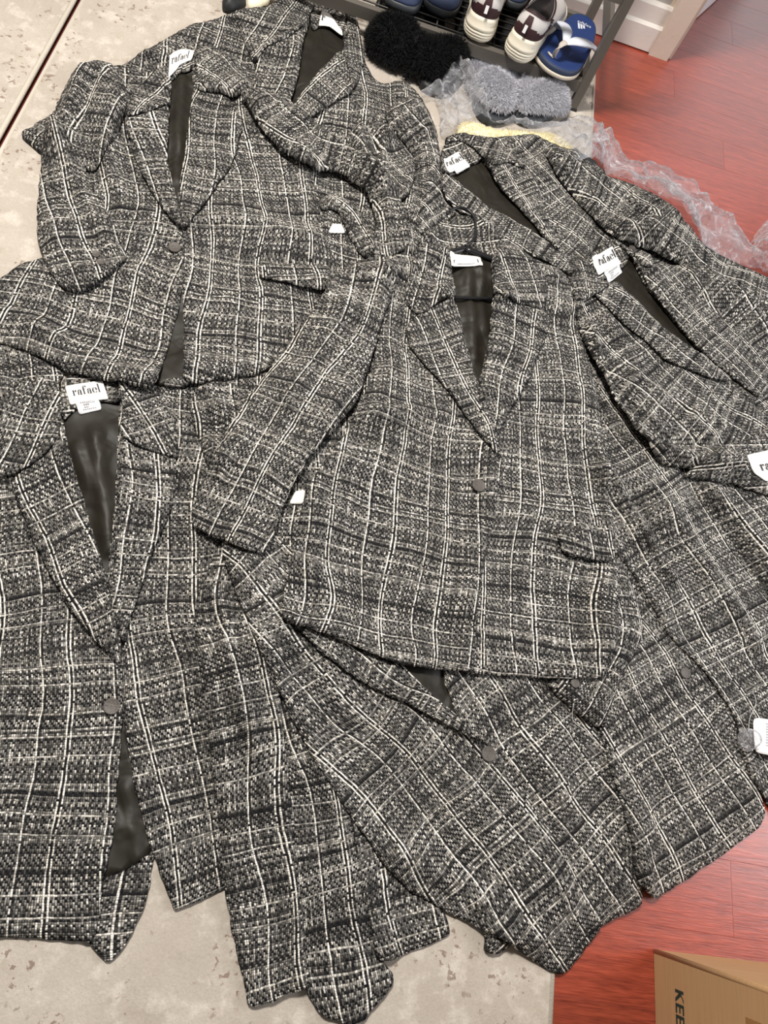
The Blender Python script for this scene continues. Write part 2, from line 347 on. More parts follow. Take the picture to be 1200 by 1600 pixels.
def panel(name, parent, pts, mat='tweed', spine=None, puff=.006, pr=.014, wr=.005, fine=.0, cre=.0, folds=(), res=.0075, rnd=2, thick=.0028, sup=.012, uvw=.0075, wob=.0012, skirt=.007, lift=0.0, cuff=None, uvo=None, lay=True, **kw):
    SEED[0] += 1; sd = SEED[0]; rs = np.random.default_rng(sd)
    P = smoothloop(densify(pts, 7), rnd); W = settle(P, .006 + puff * .3)[:, :2]; L = densify(W, res * .9)
    L = smoothloop(L, 1)
    if wob: L = L + smoothloop(rs.normal(size=L.shape), 1) * wob
    x0, y0 = np.floor((L.min(0) - .05 - [GX0, GY0]) / GS).astype(int); x1, y1 = np.ceil((L.max(0) + .05 - [GX0, GY0]) / GS).astype(int)
    x0, y0, x1, y1 = max(x0, 0), max(y0, 0), min(x1, GNX), min(y1, GNY)
    sub = (slice(y0, y1), slice(x0, x1)); Hs = HG[sub]; X, Y = np.meshgrid(gx[x0:x1], gy[y0:y1])
    mk = raster(L, gx[x0:x1], gy[y0:y1]); mf = np.maximum(mk.astype(float), 1e-6)
    Hd = maxf(Hs, 1); Lc = L[::2] if len(L) > 160 else L
    near = mk; d = np.zeros_like(Hs); d[near] = seg_dist(X[near], Y[near], Lc, True)
    dp = d
    if cuff is not None:
        cq = settle(np.array(cuff, float), .006 + puff * .3)[:, :2]; kp = seg_dist(Lc[:, 0], Lc[:, 1], cq, False) > .014
        dp = np.zeros_like(Hs); Lk = Lc[kp]; dp[near] = np.sqrt(((X[near][:, None] - Lk[None, :, 0]) ** 2 + (Y[near][:, None] - Lk[None, :, 1]) ** 2).min(1))
    wide = maxf(mk.astype(float), 2)
    def nb(A, s): return blur(A * wide, s) / np.maximum(blur(wide, s), 1e-4)
    S = nb(Hd, sup); S = np.maximum(S, Hd); S = nb(S, sup * .5); S = np.maximum(S, Hd * .999)
    t = np.clip(dp / pr, 0, 1); prof = np.sqrt(np.maximum(1 - (1 - t) ** 2, 0))
    if cuff is not None: prof = prof * (.38 + .62 * np.clip(seg_dist(X, Y, cq, False) / .14, 0, 1)) ; prof = np.where(mk, prof, 0)
    fade = np.clip(d / .03, 0, 1)
    a, b = NZ[sd % 4][sub], NB[(sd + 1) % 4][sub]
    if sd % 3 == 1: a = NZ[(sd + 2) % 4][::-1][sub]
    cr_ = np.exp(-(a / .3) ** 2) - .4
    add = puff * prof + cre * cr_ * fade + wr * (.55 * a + .8 * b + .6 * np.maximum(b, 0)) * (.35 + .65 * fade) + fine * NF[sd % 3][sub]
    for f in folds:
        q = settle(f[0])[:, :2]; q = np.array([(p.x, p.y) for p in catmull([(p[0], p[1], 0) for p in q], 5)]) if len(q) > 2 else q
        add += f[2] * np.exp(-(seg_dist(X, Y, q, False) / f[1]) ** 2)
    z = np.maximum(S + thick + lift + add, Hd + thick * .8)
    z = np.where(mk, z, 0); zf = z.copy(); m = mk.astype(float)
    for _ in range(3):
        num = sum(np.roll(np.roll(zf * m, i, 0), j, 1) for i in (-1, 0, 1) for j in (-1, 0, 1)); den = sum(np.roll(np.roll(m, i, 0), j, 1) for i in (-1, 0, 1) for j in (-1, 0, 1))
        new = (m == 0) & (den > 0); zf[new] = num[new] / den[new]; m = np.where(new, 1, m)
    # mesh
    gxs = np.arange(L[:, 0].min(), L[:, 0].max(), res); gys = np.arange(L[:, 1].min(), L[:, 1].max(), res * .866)
    I = np.array([(x + (k % 2) * res / 2, y) for k, y in enumerate(gys) for x in gxs]) if len(gxs) and len(gys) else np.zeros((0, 2))
    if len(I):
        dd = bil(np.where(mk, d, 0), I[:, 0], I[:, 1], x0, y0); I = I[dd > res * .55]
    nL = len(L); A = [Vector(p) for p in L] + [Vector(p) for p in I]
    vs, es, fs, ov, oe, of = delaunay_2d_cdt(A, [], [list(range(nL))], 1, 1e-7)
    V = np.array([(v.x, v.y) for v in vs]); vz = bil(zf, V[:, 0], V[:, 1], x0, y0)
    if lay: HG[sub] = np.where(mk, np.maximum(Hs, z), Hs); HS[0] = None
    V3 = np.column_stack([V, vz]); Fs = [list(f) for f in fs]
    # orient up, find border, add the turned-down edge
    F2 = []; ed = {}
    for f in Fs:
        p = V[f]; ar = (p[1, 0] - p[0, 0]) * (p[2, 1] - p[0, 1]) - (p[1, 1] - p[0, 1]) * (p[2, 0] - p[0, 0])
        f = f if ar > 0 else f[::-1]; F2.append(f)
        for i in range(3): ed[(f[i], f[(i + 1) % 3])] = 1
    bd = [e for e in ed if (e[1], e[0]) not in ed]; low = {}
    ex = []; 
    for e in bd:
        for k in e:
            if k not in low:
                low[k] = len(V3) + len(ex); g = bil(Hs, V[k, 0], V[k, 1], x0, y0); ex.append((V[k, 0], V[k, 1], max(vz[k] - skirt, min(g, vz[k] - .0008))))
    for a_, b_ in bd: F2.append([b_, a_, low[a_], low[b_]])
    V3 = np.vstack([V3, np.array(ex)]) if ex else V3
    uv = None
    if spine is not None:
        sp = settle(np.array(spine, float)); sp = np.array([tuple(p) for p in catmull([tuple(p) for p in sp], 8)]) if len(sp) > 2 else sp
        u, v = spine_uv(V3[:, 0], V3[:, 1], sp); k = sd % 4
        u = u + uvw * bil(NB[k], V3[:, 0], V3[:, 1]) * .8 + uvw * .55 * bil(NZ[(k + 1) % 4], V3[:, 0], V3[:, 1]); v = v + uvw * bil(NB[(k + 2) % 4], V3[:, 0], V3[:, 1]) * .8 + uvw * .55 * bil(NZ[(k + 3) % 4], V3[:, 0], V3[:, 1])
        off = uvo if uvo else rs.uniform(0, 1, 2); uv = np.column_stack([u + off[0], v + off[1]])
        uv[len(V):, 1] += .0  # edge keeps the yarn of the rim
    o = obj(name, V3, F2, mat, parent, uv=uv, **kw); o['_n'] = 0; del o['_n']
    return o
def ground(px, py, lift=0.0):
    q = settle([(px, py)], lift)[0]; q[2] = bil(HG, q[:1], q[1:2])[0] + lift; return q
def button(parent, px, py, r=.0125):
    q = ground(px, py, .0); n = 24; prof = [(.0, .0), (.9, .0), (1, .0012), (1, .0026), (.93, .0034), (.86, .0030), (0, .0036)]
    # sit on the highest cloth below it
    zz = max(bil(HG, np.array([q[0] + r * .8 * math.cos(a)]), np.array([q[1] + r * .8 * math.sin(a)]))[0] for a in np.linspace(0, 6.28, 9)); z = max(q[2], zz - .002)
    R = [[(q[0] + max(k, .02) * r * math.cos(2 * math.pi * i / n), q[1] + max(k, .02) * r * math.sin(2 * math.pi * i / n), z + h) for i in range(n)] for k, h in prof]
    V, Fs = rings(R); return obj('button', V, Fs, 'button', parent)
# lettering -------------------------------------------------------------------
def arc(cx, cy, rx, ry, a0, a1, tx, ty, n=18):
    o, i_ = [], []
    for k in range(n + 1):
        a = math.radians(a0 + (a1 - a0) * k / n); c, s = math.cos(a), math.sin(a)
        o.append((cx + rx * c, cy + ry * s)); i_.append((cx + (rx - tx) * c, cy + (ry - ty) * s))
    return [[o[k], o[k + 1], i_[k + 1], i_[k]] for k in range(n)]
def rc(x0, y0, x1, y1): return [[(x0, y0), (x1, y0), (x1, y1), (x0, y1)]]
def disc(cx, cy, r, n=12): return [[(cx + r * math.cos(2 * math.pi * k / n), cy + r * math.sin(2 * math.pi * k / n)) for k in range(n)]]
def serif(ch):
    if ch == 'r': return rc(.06, 0, .2, .6) + rc(0, 0, .28, .04) + rc(0, .56, .2, .6) + disc(.36, .5, .085) + arc(.33, .42, .13, .17, 80, 175, .03, .03), .47
    if ch == 'a': return rc(.3, .03, .44, .45) + arc(.26, .4, .18, .2, 0, 165, .13, .035) + disc(.13, .43, .065) + arc(.22, .17, .19, .17, 40, 320, .13, .035) + rc(.3, 0, .52, .04), .54
    if ch == 'f': return rc(.08, 0, .22, .75) + rc(0, 0, .31, .04) + rc(0, .55, .34, .6) + arc(.27, .74, .19, .22, 60, 180, .13, .04) + disc(.38, .87, .075), .42
    if ch == 'e': return arc(.26, .3, .26, .31, 0, 360 - 35, .13, .035) + rc(.1, .3, .5, .34), .55
    if ch == 'l': return rc(.06, 0, .2, .95) + rc(0, 0, .27, .04) + rc(0, .91, .2, .95), .3
def sans(ch, w=.13):
    if ch == 'K': return rc(0, 0, .2, 1) + [[(.2, .38), (.55, 1), (.8, 1), (.2, .68)][:4]] + [[(.2, .62), (.36, .64), (.82, 0), (.57, 0), (.2, .45)]], .88
    if ch == 'E': return rc(0, 0, .2, 1) + rc(.2, 0, .62, .17) + rc(.2, .42, .56, .58) + rc(.2, .83, .62, 1), .72
    if ch == 'P': return rc(0, 0, .2, 1) + rc(.2, .83, .4, 1) + rc(.2, .38, .4, .55) + arc(.4, .69, .32, .31, -90, 90, .18, .17), .78
    if ch in 'ad':
        g = arc(.28, .3, .28, .3, 0, 360, w, w, 20) + rc(.56 - w, 0, .56, .6 if ch == 'a' else .95); return g, .66
    if ch == 'i': return rc(0, 0, w, .6) + rc(0, .72, w, .86), .24
    if ch == 's': return arc(.2, .44, .2, .16, 20, 270, w, w * .9) + arc(.2, .17, .2, .17, -160, 90, w, w * .9), .46
def word(s, fn):
    g, x = [], 0
    for ch in s:
        p, w = fn(ch); g += [[(a + x, b) for a, b in q] for q in p]; x += w
    return g, x
def decal(name, parent, polys, fn, mat):
    V, Fs = [], []
    for p in polys:
        ar = sum(p[i][0] * p[(i + 1) % len(p)][1] - p[(i + 1) % len(p)][0] * p[i][1] for i in range(len(p)))
        p = p if ar > 0 else p[::-1]
        Fs.append(list(range(len(V), len(V) + len(p)))); V += [fn(a, b) for a, b in p]
    return obj(name, V, Fs, mat, parent, smooth=False)
def quadmap(Q, lift):
    """label square (0..1, v up) -> surface; Q = image corners TL TR BR BL"""
    W = settle(np.array(Q, float), .002)[:, :2]
    def fn(u, v):
        t = W[0] * (1 - u) * v + W[1] * u * v + W[2] * u * (1 - v) + W[3] * (1 - u) * (1 - v)
        return (t[0], t[1], bil(HG, t[:1], t[1:])[0] + lift)
    return fn
def neck_label(parent, Q, text='rafael', care=None, tw=(.1, .9), vy=(.42, .86), pts=None, lines=True, letters=None):
    lb = panel('neck_label', parent, pts if pts else Q, 'label', puff=.0008, pr=.004, wr=0, res=.004, rnd=0, thick=.0018, sup=.022, wob=0, skirt=.002, label='white woven neck label')
    fn = quadmap(Q, .002); polys = []
    if letters is None:
        g, w = word(text, serif); s = (tw[1] - tw[0]) / w
        polys = [[(tw[0] + a * s, vy[0] + b * (vy[1] - vy[0])) for a, b in q] for q in g]
    else:
        pass
    if letters is None: decal('lettering', lb, polys, fn, 'ink')
    else:
        for ch, x, s in letters: decal('lettering', lb, [[(x + a * s, vy[0] + b * (vy[1] - vy[0])) for a, b in q] for q in serif(ch)[0]], fn, 'ink')
    if care:
        cl = panel('care_label', lb, care, 'care', puff=.0006, pr=.003, wr=0, res=.004, rnd=0, thick=.0014, sup=.006, wob=0, skirt=.002)
        if lines:
            f2 = quadmap(care, .0018); rows = []
            for r_, (a, b) in enumerate(((.18, .8), (.3, .55), (.3, .5), (.22, .82))):
                y = .78 - r_ * .19; x = a
                while x < b: rows += rc(x, y - .035, min(x + .07, b), y + .035); x += .085
            decal('care_print', lb, rows, f2, 'grey_ink')
    return lb
def fur(name, parent, base, n, length, width, mat, comb=(0, 0, 0), seed=1):
    me = base.data; nv = len(me.vertices); V = np.zeros(nv * 3); me.vertices.foreach_get('co', V); V = V.reshape(-1, 3) + ORG[base]
    T = np.array([p.vertices[:3] for p in me.polygons]); a, b, c = V[T[:, 0]], V[T[:, 1]], V[T[:, 2]]; N = np.cross(b - a, c - a); ar = np.linalg.norm(N, axis=1) + 1e-12; N /= ar[:, None]
    rs = np.random.default_rng(seed); k = rs.choice(len(T), n, p=ar / ar.sum()); r1, r2 = np.sqrt(rs.random(n)), rs.random(n)
    p = a[k] * (1 - r1)[:, None] + b[k] * (r1 * (1 - r2))[:, None] + c[k] * (r1 * r2)[:, None]
    cl = np.stack([np.interp(np.sin(p[:, 0] * 260 + 3 * np.sin(p[:, 1] * 170)), [-1, 1], [-.16, .16]), np.interp(np.sin(p[:, 1] * 240 + 2 * np.sin(p[:, 0] * 190)), [-1, 1], [-.16, .16]), np.zeros(n)], 1)
    d = N[k] + cl + rs.normal(size=(n, 3)) * .22 + np.array(comb); d /= np.linalg.norm(d, axis=1)[:, None]; L = length * rs.uniform(.6, 1.15, n)[:, None]
    s = np.cross(d, rs.normal(size=(n, 3))); s /= np.linalg.norm(s, axis=1)[:, None]; bend = rs.normal(size=(n, 3)) * .25 + np.array(comb) * .6
    m = p + d * L * .55; e = p + (d + bend * .5) * L; w = width
    Vh = np.concatenate([p - s * w, p + s * w, m - s * w * .8, m + s * w * .8, e]); q = np.arange(n)
    Fs = np.concatenate([np.stack([q, q + n, q + 3 * n], 1), np.stack([q, q + 3 * n, q + 2 * n], 1), np.stack([q + 2 * n, q + 3 * n, q + 4 * n], 1)])
    return obj(name, Vh, Fs.tolist(), mat, parent, smooth=False, kind='stuff')
# ------------------------------------------------------------------ room
def struct(name, V, Fs, mat, parent=None, smooth=False):
    o = obj(name, V, Fs, mat, parent, smooth=smooth)
    if parent is None: o['kind'] = 'structure'
    return o
floor = struct('floor', *box(-2.2, 3.2, -1.2, 4.2, -.03, -.006), 'slab')
rr = random.Random(5); PW = .118
def plank(x0, x1, y0):
    g = .0001; V, Fs = box(x0 + g, x1 - g, y0 + g, y0 + PW - g, -.006, -.0002)
    k = len(V); b = .0003                       # slightly eased top edge
    V += [(x0 + g + b, y0 + g + b, 0), (x1 - g - b, y0 + g + b, 0), (x1 - g - b, y0 + PW - g - b, 0), (x0 + g + b, y0 + PW - g - b, 0)]
    Fs = [f for f in Fs if f != [4, 5, 6, 7]] + [[8, 9, 10, 11], [4, 5, 9, 8], [5, 6, 10, 9], [6, 7, 11, 10], [7, 4, 8, 11]]
    obj('plank', V, Fs, 'wood', floor, smooth=False)
for k in range(-6, 33):
    y0 = -.08 + PW * k; s = {0: .908, 18: .835}.get(k, .35 + rr.random() * .8)
    cuts = [s - 1.1 if s > .6 else None, s, s + 1.1]; cuts = [.35] + [c for c in cuts if c and .42 < c < 2.6] + [2.6]
    for a, b in zip(cuts, cuts[1:]): plank(a, b, y0)
wall = struct('wall_back', *box(-2.2, .742, 2.225, 2.34, .1, 2.5), 'wall')
struct('wall_left', *box(-2.3, -2.2, -1.2, 2.34, 0, 2.5), 'wall')
bb = [(2.225, .125), (2.216, .125), (2.212, .118), (2.212, .075), (2.203, .068), (2.203, .004), (2.225, .004)]
V = [(x, y, z) for x in (-2.2, .752) for y, z in bb]; n = len(bb)
struct('baseboard_back', V, [[k, (k + 1) % n, n + (k + 1) % n, n + k] for k in range(n)] + [list(range(n))[::-1], list(range(n, 2 * n))], 'trim')
V, Fs = join([box(.752, .812, 2.198, 2.34, 0, 2.1), box(.812, .826, 2.215, 2.34, 0, 2.1), box(.742, .752, 2.222, 2.34, 0, 2.5)])
struct('trim_1', V, Fs, 'casing')
V, Fs = join([box(.826, .842, 2.26, 2.36, .0, 2.1)]); struct('trim_2', V, Fs, 'door')
dv = math.atan2(.24, .134); d1 = struct('door_1', *box(.868, 1.65, 2.37, 2.405, .006, 2.05, dv, (.868, 2.37)), 'door')
obj('door_handle', *box(1.55, 1.57, 2.32, 2.45, .98, 1.0, dv, (.868, 2.37)), 'rack', d1, smooth=False)

def rug(x0, x1, y0, y1, label):
    t = thing('rug', label, 'rug', ((x0 + x1) / 2, (y0 + y1) / 2, 0), 'beige distressed rugs laid edge to edge')
    nx, ny = 90, 130; xs = np.linspace(x0 + .006, x1 - .006, nx); ys = np.linspace(y0 + .006, y1 - .006, ny); X, Y = np.meshgrid(xs, ys)
    V = np.column_stack([X.ravel(), Y.ravel(), (RUGH - .0006 + .0006 * np.sin(X * 37) * np.sin(Y * 29)).ravel()])
    Fs = [[j * nx + i, j * nx + i + 1, (j + 1) * nx + i + 1, (j + 1) * nx + i] for j in range(ny - 1) for i in range(nx - 1)]
    obj('pile', V, Fs, 'rug', t)
    w = .009; parts = []
    for a, b in (((x0, y0), (x1, y0)), ((x1, y0), (x1, y1)), ((x1, y1), (x0, y1)), ((x0, y1), (x0, y0))):
        a = np.array(a); b = np.array(b); dd = (b - a) / np.linalg.norm(b - a); nn = np.array([-dd[1], dd[0]]); R = []
        for p in (a, b):
            R.append([(*(p + nn * o), z) for o, z in ((0, .001), (-.0004, .005), (.002, .0088), (w * .6, .0094), (w, .0088), (w, .001))])
        parts.append(rings(R))
    obj('binding', *join(parts), 'binding', t)
rug(RUGX0, RUGX1, -.75, 2.12, 'beige distressed rug lying under the pile of jackets')
rug(-1.9, -.7315, -.75, 2.12, 'beige distressed rug at the far left beyond the dark seam')

# ------------------------------------------------------------------ shoe rack
RY, RX, SH = 1.838, .516, .085
t = thing('shoe_rack', 'grey metal shoe rack with wire shelf by the wall', 'shoe rack', (.0, 1.97, 0))
for x, y in ((RX, RY), (RX, RY + .27), (-.42, RY), (-.42, RY + .27)):
    o = obj('post', *beam((x, y, .009), (x, y, .62), .022, .022), 'rack', t, smooth=False)
    obj('foot_cap', *beam((x, y, .009), (x, y, .016), .025, .025), 'rubber', o, smooth=False)
for zz in (SH, .31):
    for y in (RY, RY + .27): obj('rail', *beam((-.42, y, zz - .013), (RX, y, zz - .013), .018, .03), 'rack', t, smooth=False)
    for x in (-.42, RX): obj('side_rail', *beam((x, RY, zz - .013), (x, RY + .27, zz - .013), .018, .026), 'rack', t, smooth=False)
    if zz == SH:
        for k in range(1, 10): obj('wire', *tube([(-.415, RY + .027 * k, zz - .004), (RX - .005, RY + .027 * k, zz - .004)], .0022, 6), 'wire', t)
        for k in range(6): obj('cross_wire', *tube([(-.36 + .155 * k, RY + .006, zz - .009), (-.36 + .155 * k, RY + .264, zz - .009)], .0026, 6), 'wire', t)
obj('side_brace', *beam((RX, RY + .005, .2), (RX, RY + .265, .2), .012, .04), 'rack', t, smooth=False)

# ------------------------------------------------------------------ shoes
def outline(Ls, table, n=44):
    us = (1 - np.cos(np.linspace(0, math.pi, n // 2 + 1))) / 2; hw = np.interp(us, *table); pts = [(w, u * Ls) for u, w in zip(us, hw)] + [(-w, u * Ls) for u, w in list(zip(us, hw))[-2:0:-1]]
    return np.array(pts)
ST = ([0, .012, .04, .09, .16, .28, .42, .56, .7, .82, .91, .965, 1], [.008, .019, .029, .036, .039, .038, .036, .041, .047, .045, .035, .022, .006])
def sneaker(px, py, z, ang, label):
    q = un(px, py, z); t = thing('sneaker', label, 'shoe', (q[0], q[1], SH), 'white and burgundy running shoes')
    c, s = math.cos(ang), math.sin(ang)
    def T(P): P = np.asarray(P); return np.column_stack([q[0] + P[:, 0] * c - P[:, 1] * s, q[1] + P[:, 0] * s + P[:, 1] * c, SH + P[:, 2]])
    Ls = .285; B = outline(Ls, ST); cen = np.array([0, .5 * Ls]); n = len(B); hu = np.clip(1 - B[:, 1] / (.45 * Ls), 0, 1)
    def lev(sc, z, grow=0):
        P = B.copy(); P[:, 0] *= sc; P[:, 1] = cen[1] + (P[:, 1] - cen[1]) * (1 + (sc - 1) * .5)
        return np.column_stack([P, z * (1 + .55 * hu)])
    lv = [(.8, .0005), (.93, .004), (1.05, .010), (1.08, .0135), (1.045, .0142), (1.09, .015), (1.1, .018), (1.06, .0187), (1.095, .0195), (1.09, .0225), (1.05, .0232), (1.08, .024), (1.07, .029), (1.0, .033), (1.02, .038), (.97, .043), (.9, .044)]
    V, Fs = rings([T(lev(*l)) for l in lv]); obj('sole', V, Fs, 'foam', t)
    ns = 12; R = []
    ang_ = np.linspace(0, 2 * math.pi, n, endpoint=False) - math.pi / 2
    top = np.column_stack([.031 * np.cos(ang_), .083 + .06 * np.sin(ang_), .108 + .012 * np.cos(ang_ * 2 + math.pi) * 0 - .018 * np.cos(ang_) ** 2 + .012 * (np.sin(ang_) < 0) * (-np.sin(ang_))])
    bot = lev(.93, .043); P = []
    for k in range(ns + 1):
        f = k / ns; r = bot * (1 - f) + top * f; r[:, 2] = bot[:, 2] + (top[:, 2] - bot[:, 2]) * (f ** .85)
        bul = math.sin(f * math.pi) * .007; out = r[:, :2] - np.column_stack([np.zeros(n), np.clip(r[:, 1], .05, .2)]); out /= np.linalg.norm(out, axis=1)[:, None] + 1e-9
        r[:, :2] += out * bul; P.append(r)
    P = np.array(P); Vu = T(P.reshape(-1, 3)); Fu = [[i * n + k, i * n + (k + 1) % n, (i + 1) * n + (k + 1) % n, (i + 1) * n + k] for i in range(ns) for k in range(n)]
    obj('upper', Vu, Fu, 'mesh', t)
    rim = P[-1]; C = rim.mean(0); inn = [rim, C + (rim - C) * .86 + [0, 0, .002], C + (rim - C) * .78 - [0, 0, .02], C + (rim - C) * .8 - [0, 0, .05]]
    obj('collar_lining', *rings([T(r) for r in inn[::-1]]), 'dark', t)
    def overlay(name, mask, off, mat):
        Vo, Fo, idx = [], [], {}
        G = P.copy()
        for i in range(ns):
            for k in range(n):
                k2 = (k + 1) % n
                if mask((i + .5) / ns, .5 * (B[k, 1] + B[k2, 1]) / Ls, .5 * (B[k, 0] + B[k2, 0])):
                    f = []
                    for a, b in ((i, k), (i, k2), (i + 1, k2), (i + 1, k)):
                        if (a, b) not in idx:
                            idx[(a, b)] = len(Vo); p = G[a, b].copy(); d = p[:2] - np.array([0, min(max(p[1], .05), .2)]); d /= np.linalg.norm(d) + 1e-9; p[:2] += d * off; p[2] += off * .5; Vo.append(p)
                        f.append(idx[(a, b)])
                    Fo.append(f)
        if Fo: return obj(name, T(np.array(Vo)), Fo, mat, t)
    overlay('heel_counter', lambda f, u, x: (f < .42 - 1.3 * u and u < .26) or (abs(x) < .017 and u < .03 and f < .85) or (.2 < u < .3 and f < .12), .0022, 'burg')
    for sg in (-1, 1): overlay('side_stripe', lambda f, u, x: abs(f - (.15 + 1.9 * (u - .16))) < .1 and .12 < u < .6 and x * sg > 0, .0018, 'burg')
    overlay('collar_binding', lambda f, u, x: f > .93, .0016, 'burg')
    # small white mark on the heel tab
    Vt = T([(-.004, -.0068, .082), (.004, -.0068, .082), (.004, -.0005, .098), (-.004, -.0005, .098)]); obj('heel_mark', Vt, [[0, 1, 2, 3]], 'care', t, smooth=False)
sneaker(741, 70, SH, -.06, 'white and burgundy sneaker nearer the navy slippers on the rack')
sneaker(799, 99, SH, -.36, 'white and burgundy sneaker leaning beside the blue flip-flop')

def slipon(px, py, ang, label):
    q = un(px, py, SH); t = thing('slipper', label, 'slipper', (q[0], q[1], SH), 'navy slippers on the rack'); c, s = math.cos(ang), math.sin(ang)
    def T(P): P = np.asarray(P); return np.column_stack([q[0] + P[:, 0] * c - P[:, 1] * s, q[1] + P[:, 0] * s + P[:, 1] * c, SH + P[:, 2]])
    TB = ([0, .015, .05, .12, .25, .45, .65, .85, .95, 1], [.012, .028, .039, .046, .049, .046, .04, .036, .024, .006]); B = outline(.27, TB)
    def lev(sc, z): P = B.copy(); P[:, 0] *= sc; P[:, 1] = .13 + (P[:, 1] - .13) * (1 + (sc - 1) * .6); return np.column_stack([P, np.full(len(P), z)])
    obj('sole', *rings([T(lev(a, b)) for a, b in ((.92, .0005), (1, .004), (1.02, .012), (1, .02), (.96, .022))]), 'rubber2', t)
    R = []
    for f in np.linspace(0, 1, 8):
        r = lev(.97, .02); r[:, 0] *= math.cos(f * 1.35); y = r[:, 1]; r[:, 1] = np.where(y < .13, .13 - (.13 - y) * math.cos(f * 1.1), .13 + np.minimum(y - .13, .03) ); r[:, 2] = .02 + .055 * math.sin(f * math.pi / 2) * np.clip(.55 + y / .2, 0, 1); R.append(T(r))
    obj('vamp', *rings(R), 'navy', t)
slipon(624, 21, -.02, 'navy slipper on the rack shelf left of its mate')
slipon(682, 27, -.1, 'navy slipper on the rack shelf beside the left sneaker')

slipon(790, 14, -.15, 'navy slipper further back between the two sneakers')

def flipflop():
    out = [(840, 62), (838, 72), (846, 90), (862, 105), (885, 116), (905, 115), (917, 98), (928, 72), (933, 50), (930, 36), (918, 26), (902, 21), (890, 26), (878, 42), (862, 56)]
    def at(p, z): return un(np.array(p)[:, 0], np.array(p)[:, 1], z)
    P = smoothloop(densify(out, 4), 6); zb = SH + .006; W = at(P - [0, 3], zb + .026)[:, :2]; C = W.mean(0)
    t = thing('flip_flop', 'blue flip-flop with white thong strap at the right end of the rack', 'sandal', (C[0], C[1], zb))
    def ring(s, z): return np.column_stack([C + (W - C) * s, np.full(len(W), z)])
    obj('sole', *rings([ring(.97, zb - .0), ring(1.01, zb + .003), ring(1.02, zb + .011), ring(1.0, zb + .013)]), 'cream', t)
    obj('midsole', *rings([ring(1.0, zb + .012), ring(1.005, zb + .016), ring(1.0, zb + .024), ring(.97, zb + .026)]), 'bluerim', t)
    fb = obj('footbed', *rings([ring(.975, zb + .0245), ring(.95, zb + .027), ring(.9, zb + .0268), ring(.3, zb + .0268)]), 'blue', t)
    z = zb + .027
    def S(px, py, h): p = un(px, py, z + h); return p
    def strip(pts, ws, mat, name):
        P_ = catmull(pts, 5); n = len(P_); wl = np.interp(np.linspace(0, 1, n), np.linspace(0, 1, len(ws)), ws)
        return obj(name, *tube(P_, [float(w) for w in wl], 10, .32), mat, t)
    strip([S(884, 67, .042), S(886, 48, .046), S(878, 37, .032), S(870, 43, .0)], [.008, .015, .016, .015], 'strap', 'strap')
    strip([S(884, 67, .042), S(902, 65, .046), S(922, 70, .034), S(931, 78, .0)], [.008, .016, .018, .017], 'strap', 'strap')
    strip([S(884, 66, .043), S(875, 72, .038), S(867, 84, .014), S(865, 90, .0)], [.009, .0065, .0055, .005], 'thong', 'toe_post')
    strip([S(865, 90, .001), S(860, 85, .003), S(857, 81, .001)], [.004, .004, .003], 'thong', 'toe_anchor')
    # print on the footbed: word over three slanted bars
    Q = [un(902.5, 31, z)[:2], un(922.5, 43, z)[:2], un(917, 47.5, z)[:2], un(905.5, 44, z)[:2]]
    def fm(o, ex, ey): return lambda a, b: tuple(o + ex * a + ey * b) + (z + .0006,)
    o0 = un(902, 34.5, z)[:2]; ex = un(923, 44.5, z)[:2] - o0; ey = np.array([-ex[1], ex[0]])
    g, w = word('adidas', lambda c_: sans(c_, .16)); decal('lettering', fb, [[(a / w, b / w * 1.0) for a, b in p] for p in g], fm(o0, ex, ey), 'strap')
    b3 = []
    for k, hh in enumerate((.62, .5, .34)):
        x = .06 + k * .3; b3 += [[(x, -.06), (x + .24, -.06), (x + .24 + hh * .34, -.06 - hh), (x + hh * .34 + .04, -.06 - hh)]]
    decal('three_bar_mark', fb, b3, fm(o0, ex * .62, ey * .9 / 1.0), 'strap')
flipflop()

def furslip(name, label, cat, base_px, sole_px, mat, fm, n, L, w, puff, grp, pr=.04, comb=(0, -.25, 0), seed=1, soleh=.022):
    c = settle(base_px).mean(0); t = thing(name, label, cat, (c[0], c[1], RUGH), grp)
    if sole_px: panel('sole', t, sole_px, mat, puff=soleh, pr=.006, wr=0, res=.008, rnd=5, thick=.003, skirt=.03, wob=0)
    b = panel('fur_band', t, base_px, fm, puff=puff, pr=pr, wr=.002, res=.009, rnd=3, skirt=.03, wob=.001)
    fur('fur', t, b, n, L, w, fm, comb, seed); return t
furslip('fur_slipper', 'black fluffy slipper under the rack nearest the jacket collar', 'slipper', [(572, 62), (578, 38), (600, 28), (640, 26), (660, 40), (668, 62), (650, 90), (630, 100), (600, 86), (576, 76)], [(574, 66), (590, 60), (650, 80), (640, 108), (620, 104), (590, 90), (574, 80)], 'rubber', 'fblack', 14000, .014, .0006, .06, 'black fluffy slippers', .045, seed=3)
furslip('fur_slipper', 'black fluffy slipper under the rack against the grey fur slipper', 'slipper', [(640, 92), (648, 62), (668, 52), (700, 64), (736, 80), (735, 100), (700, 112), (668, 118), (645, 112)], [(646, 108), (660, 96), (720, 100), (726, 124), (700, 150), (676, 148), (656, 136)], 'rubber', 'fblack', 14000, .014, .0006, .055, 'black fluffy slippers', .045, seed=4)
furslip('fur_slipper', 'pale grey fluffy slipper partly under the clear plastic', 'slipper', [(728, 100), (738, 86), (760, 86), (790, 94), (810, 104), (813, 130), (808, 165), (796, 178), (770, 168), (745, 150), (730, 125)], [(735, 140), (760, 130), (800, 160), (802, 182), (786, 196), (758, 192), (740, 172)], 'rubber2', 'fgrey', 26000, .012, .0005, .036, 'grey fluffy slippers', .024, (.05, -.5, -.1), 5)
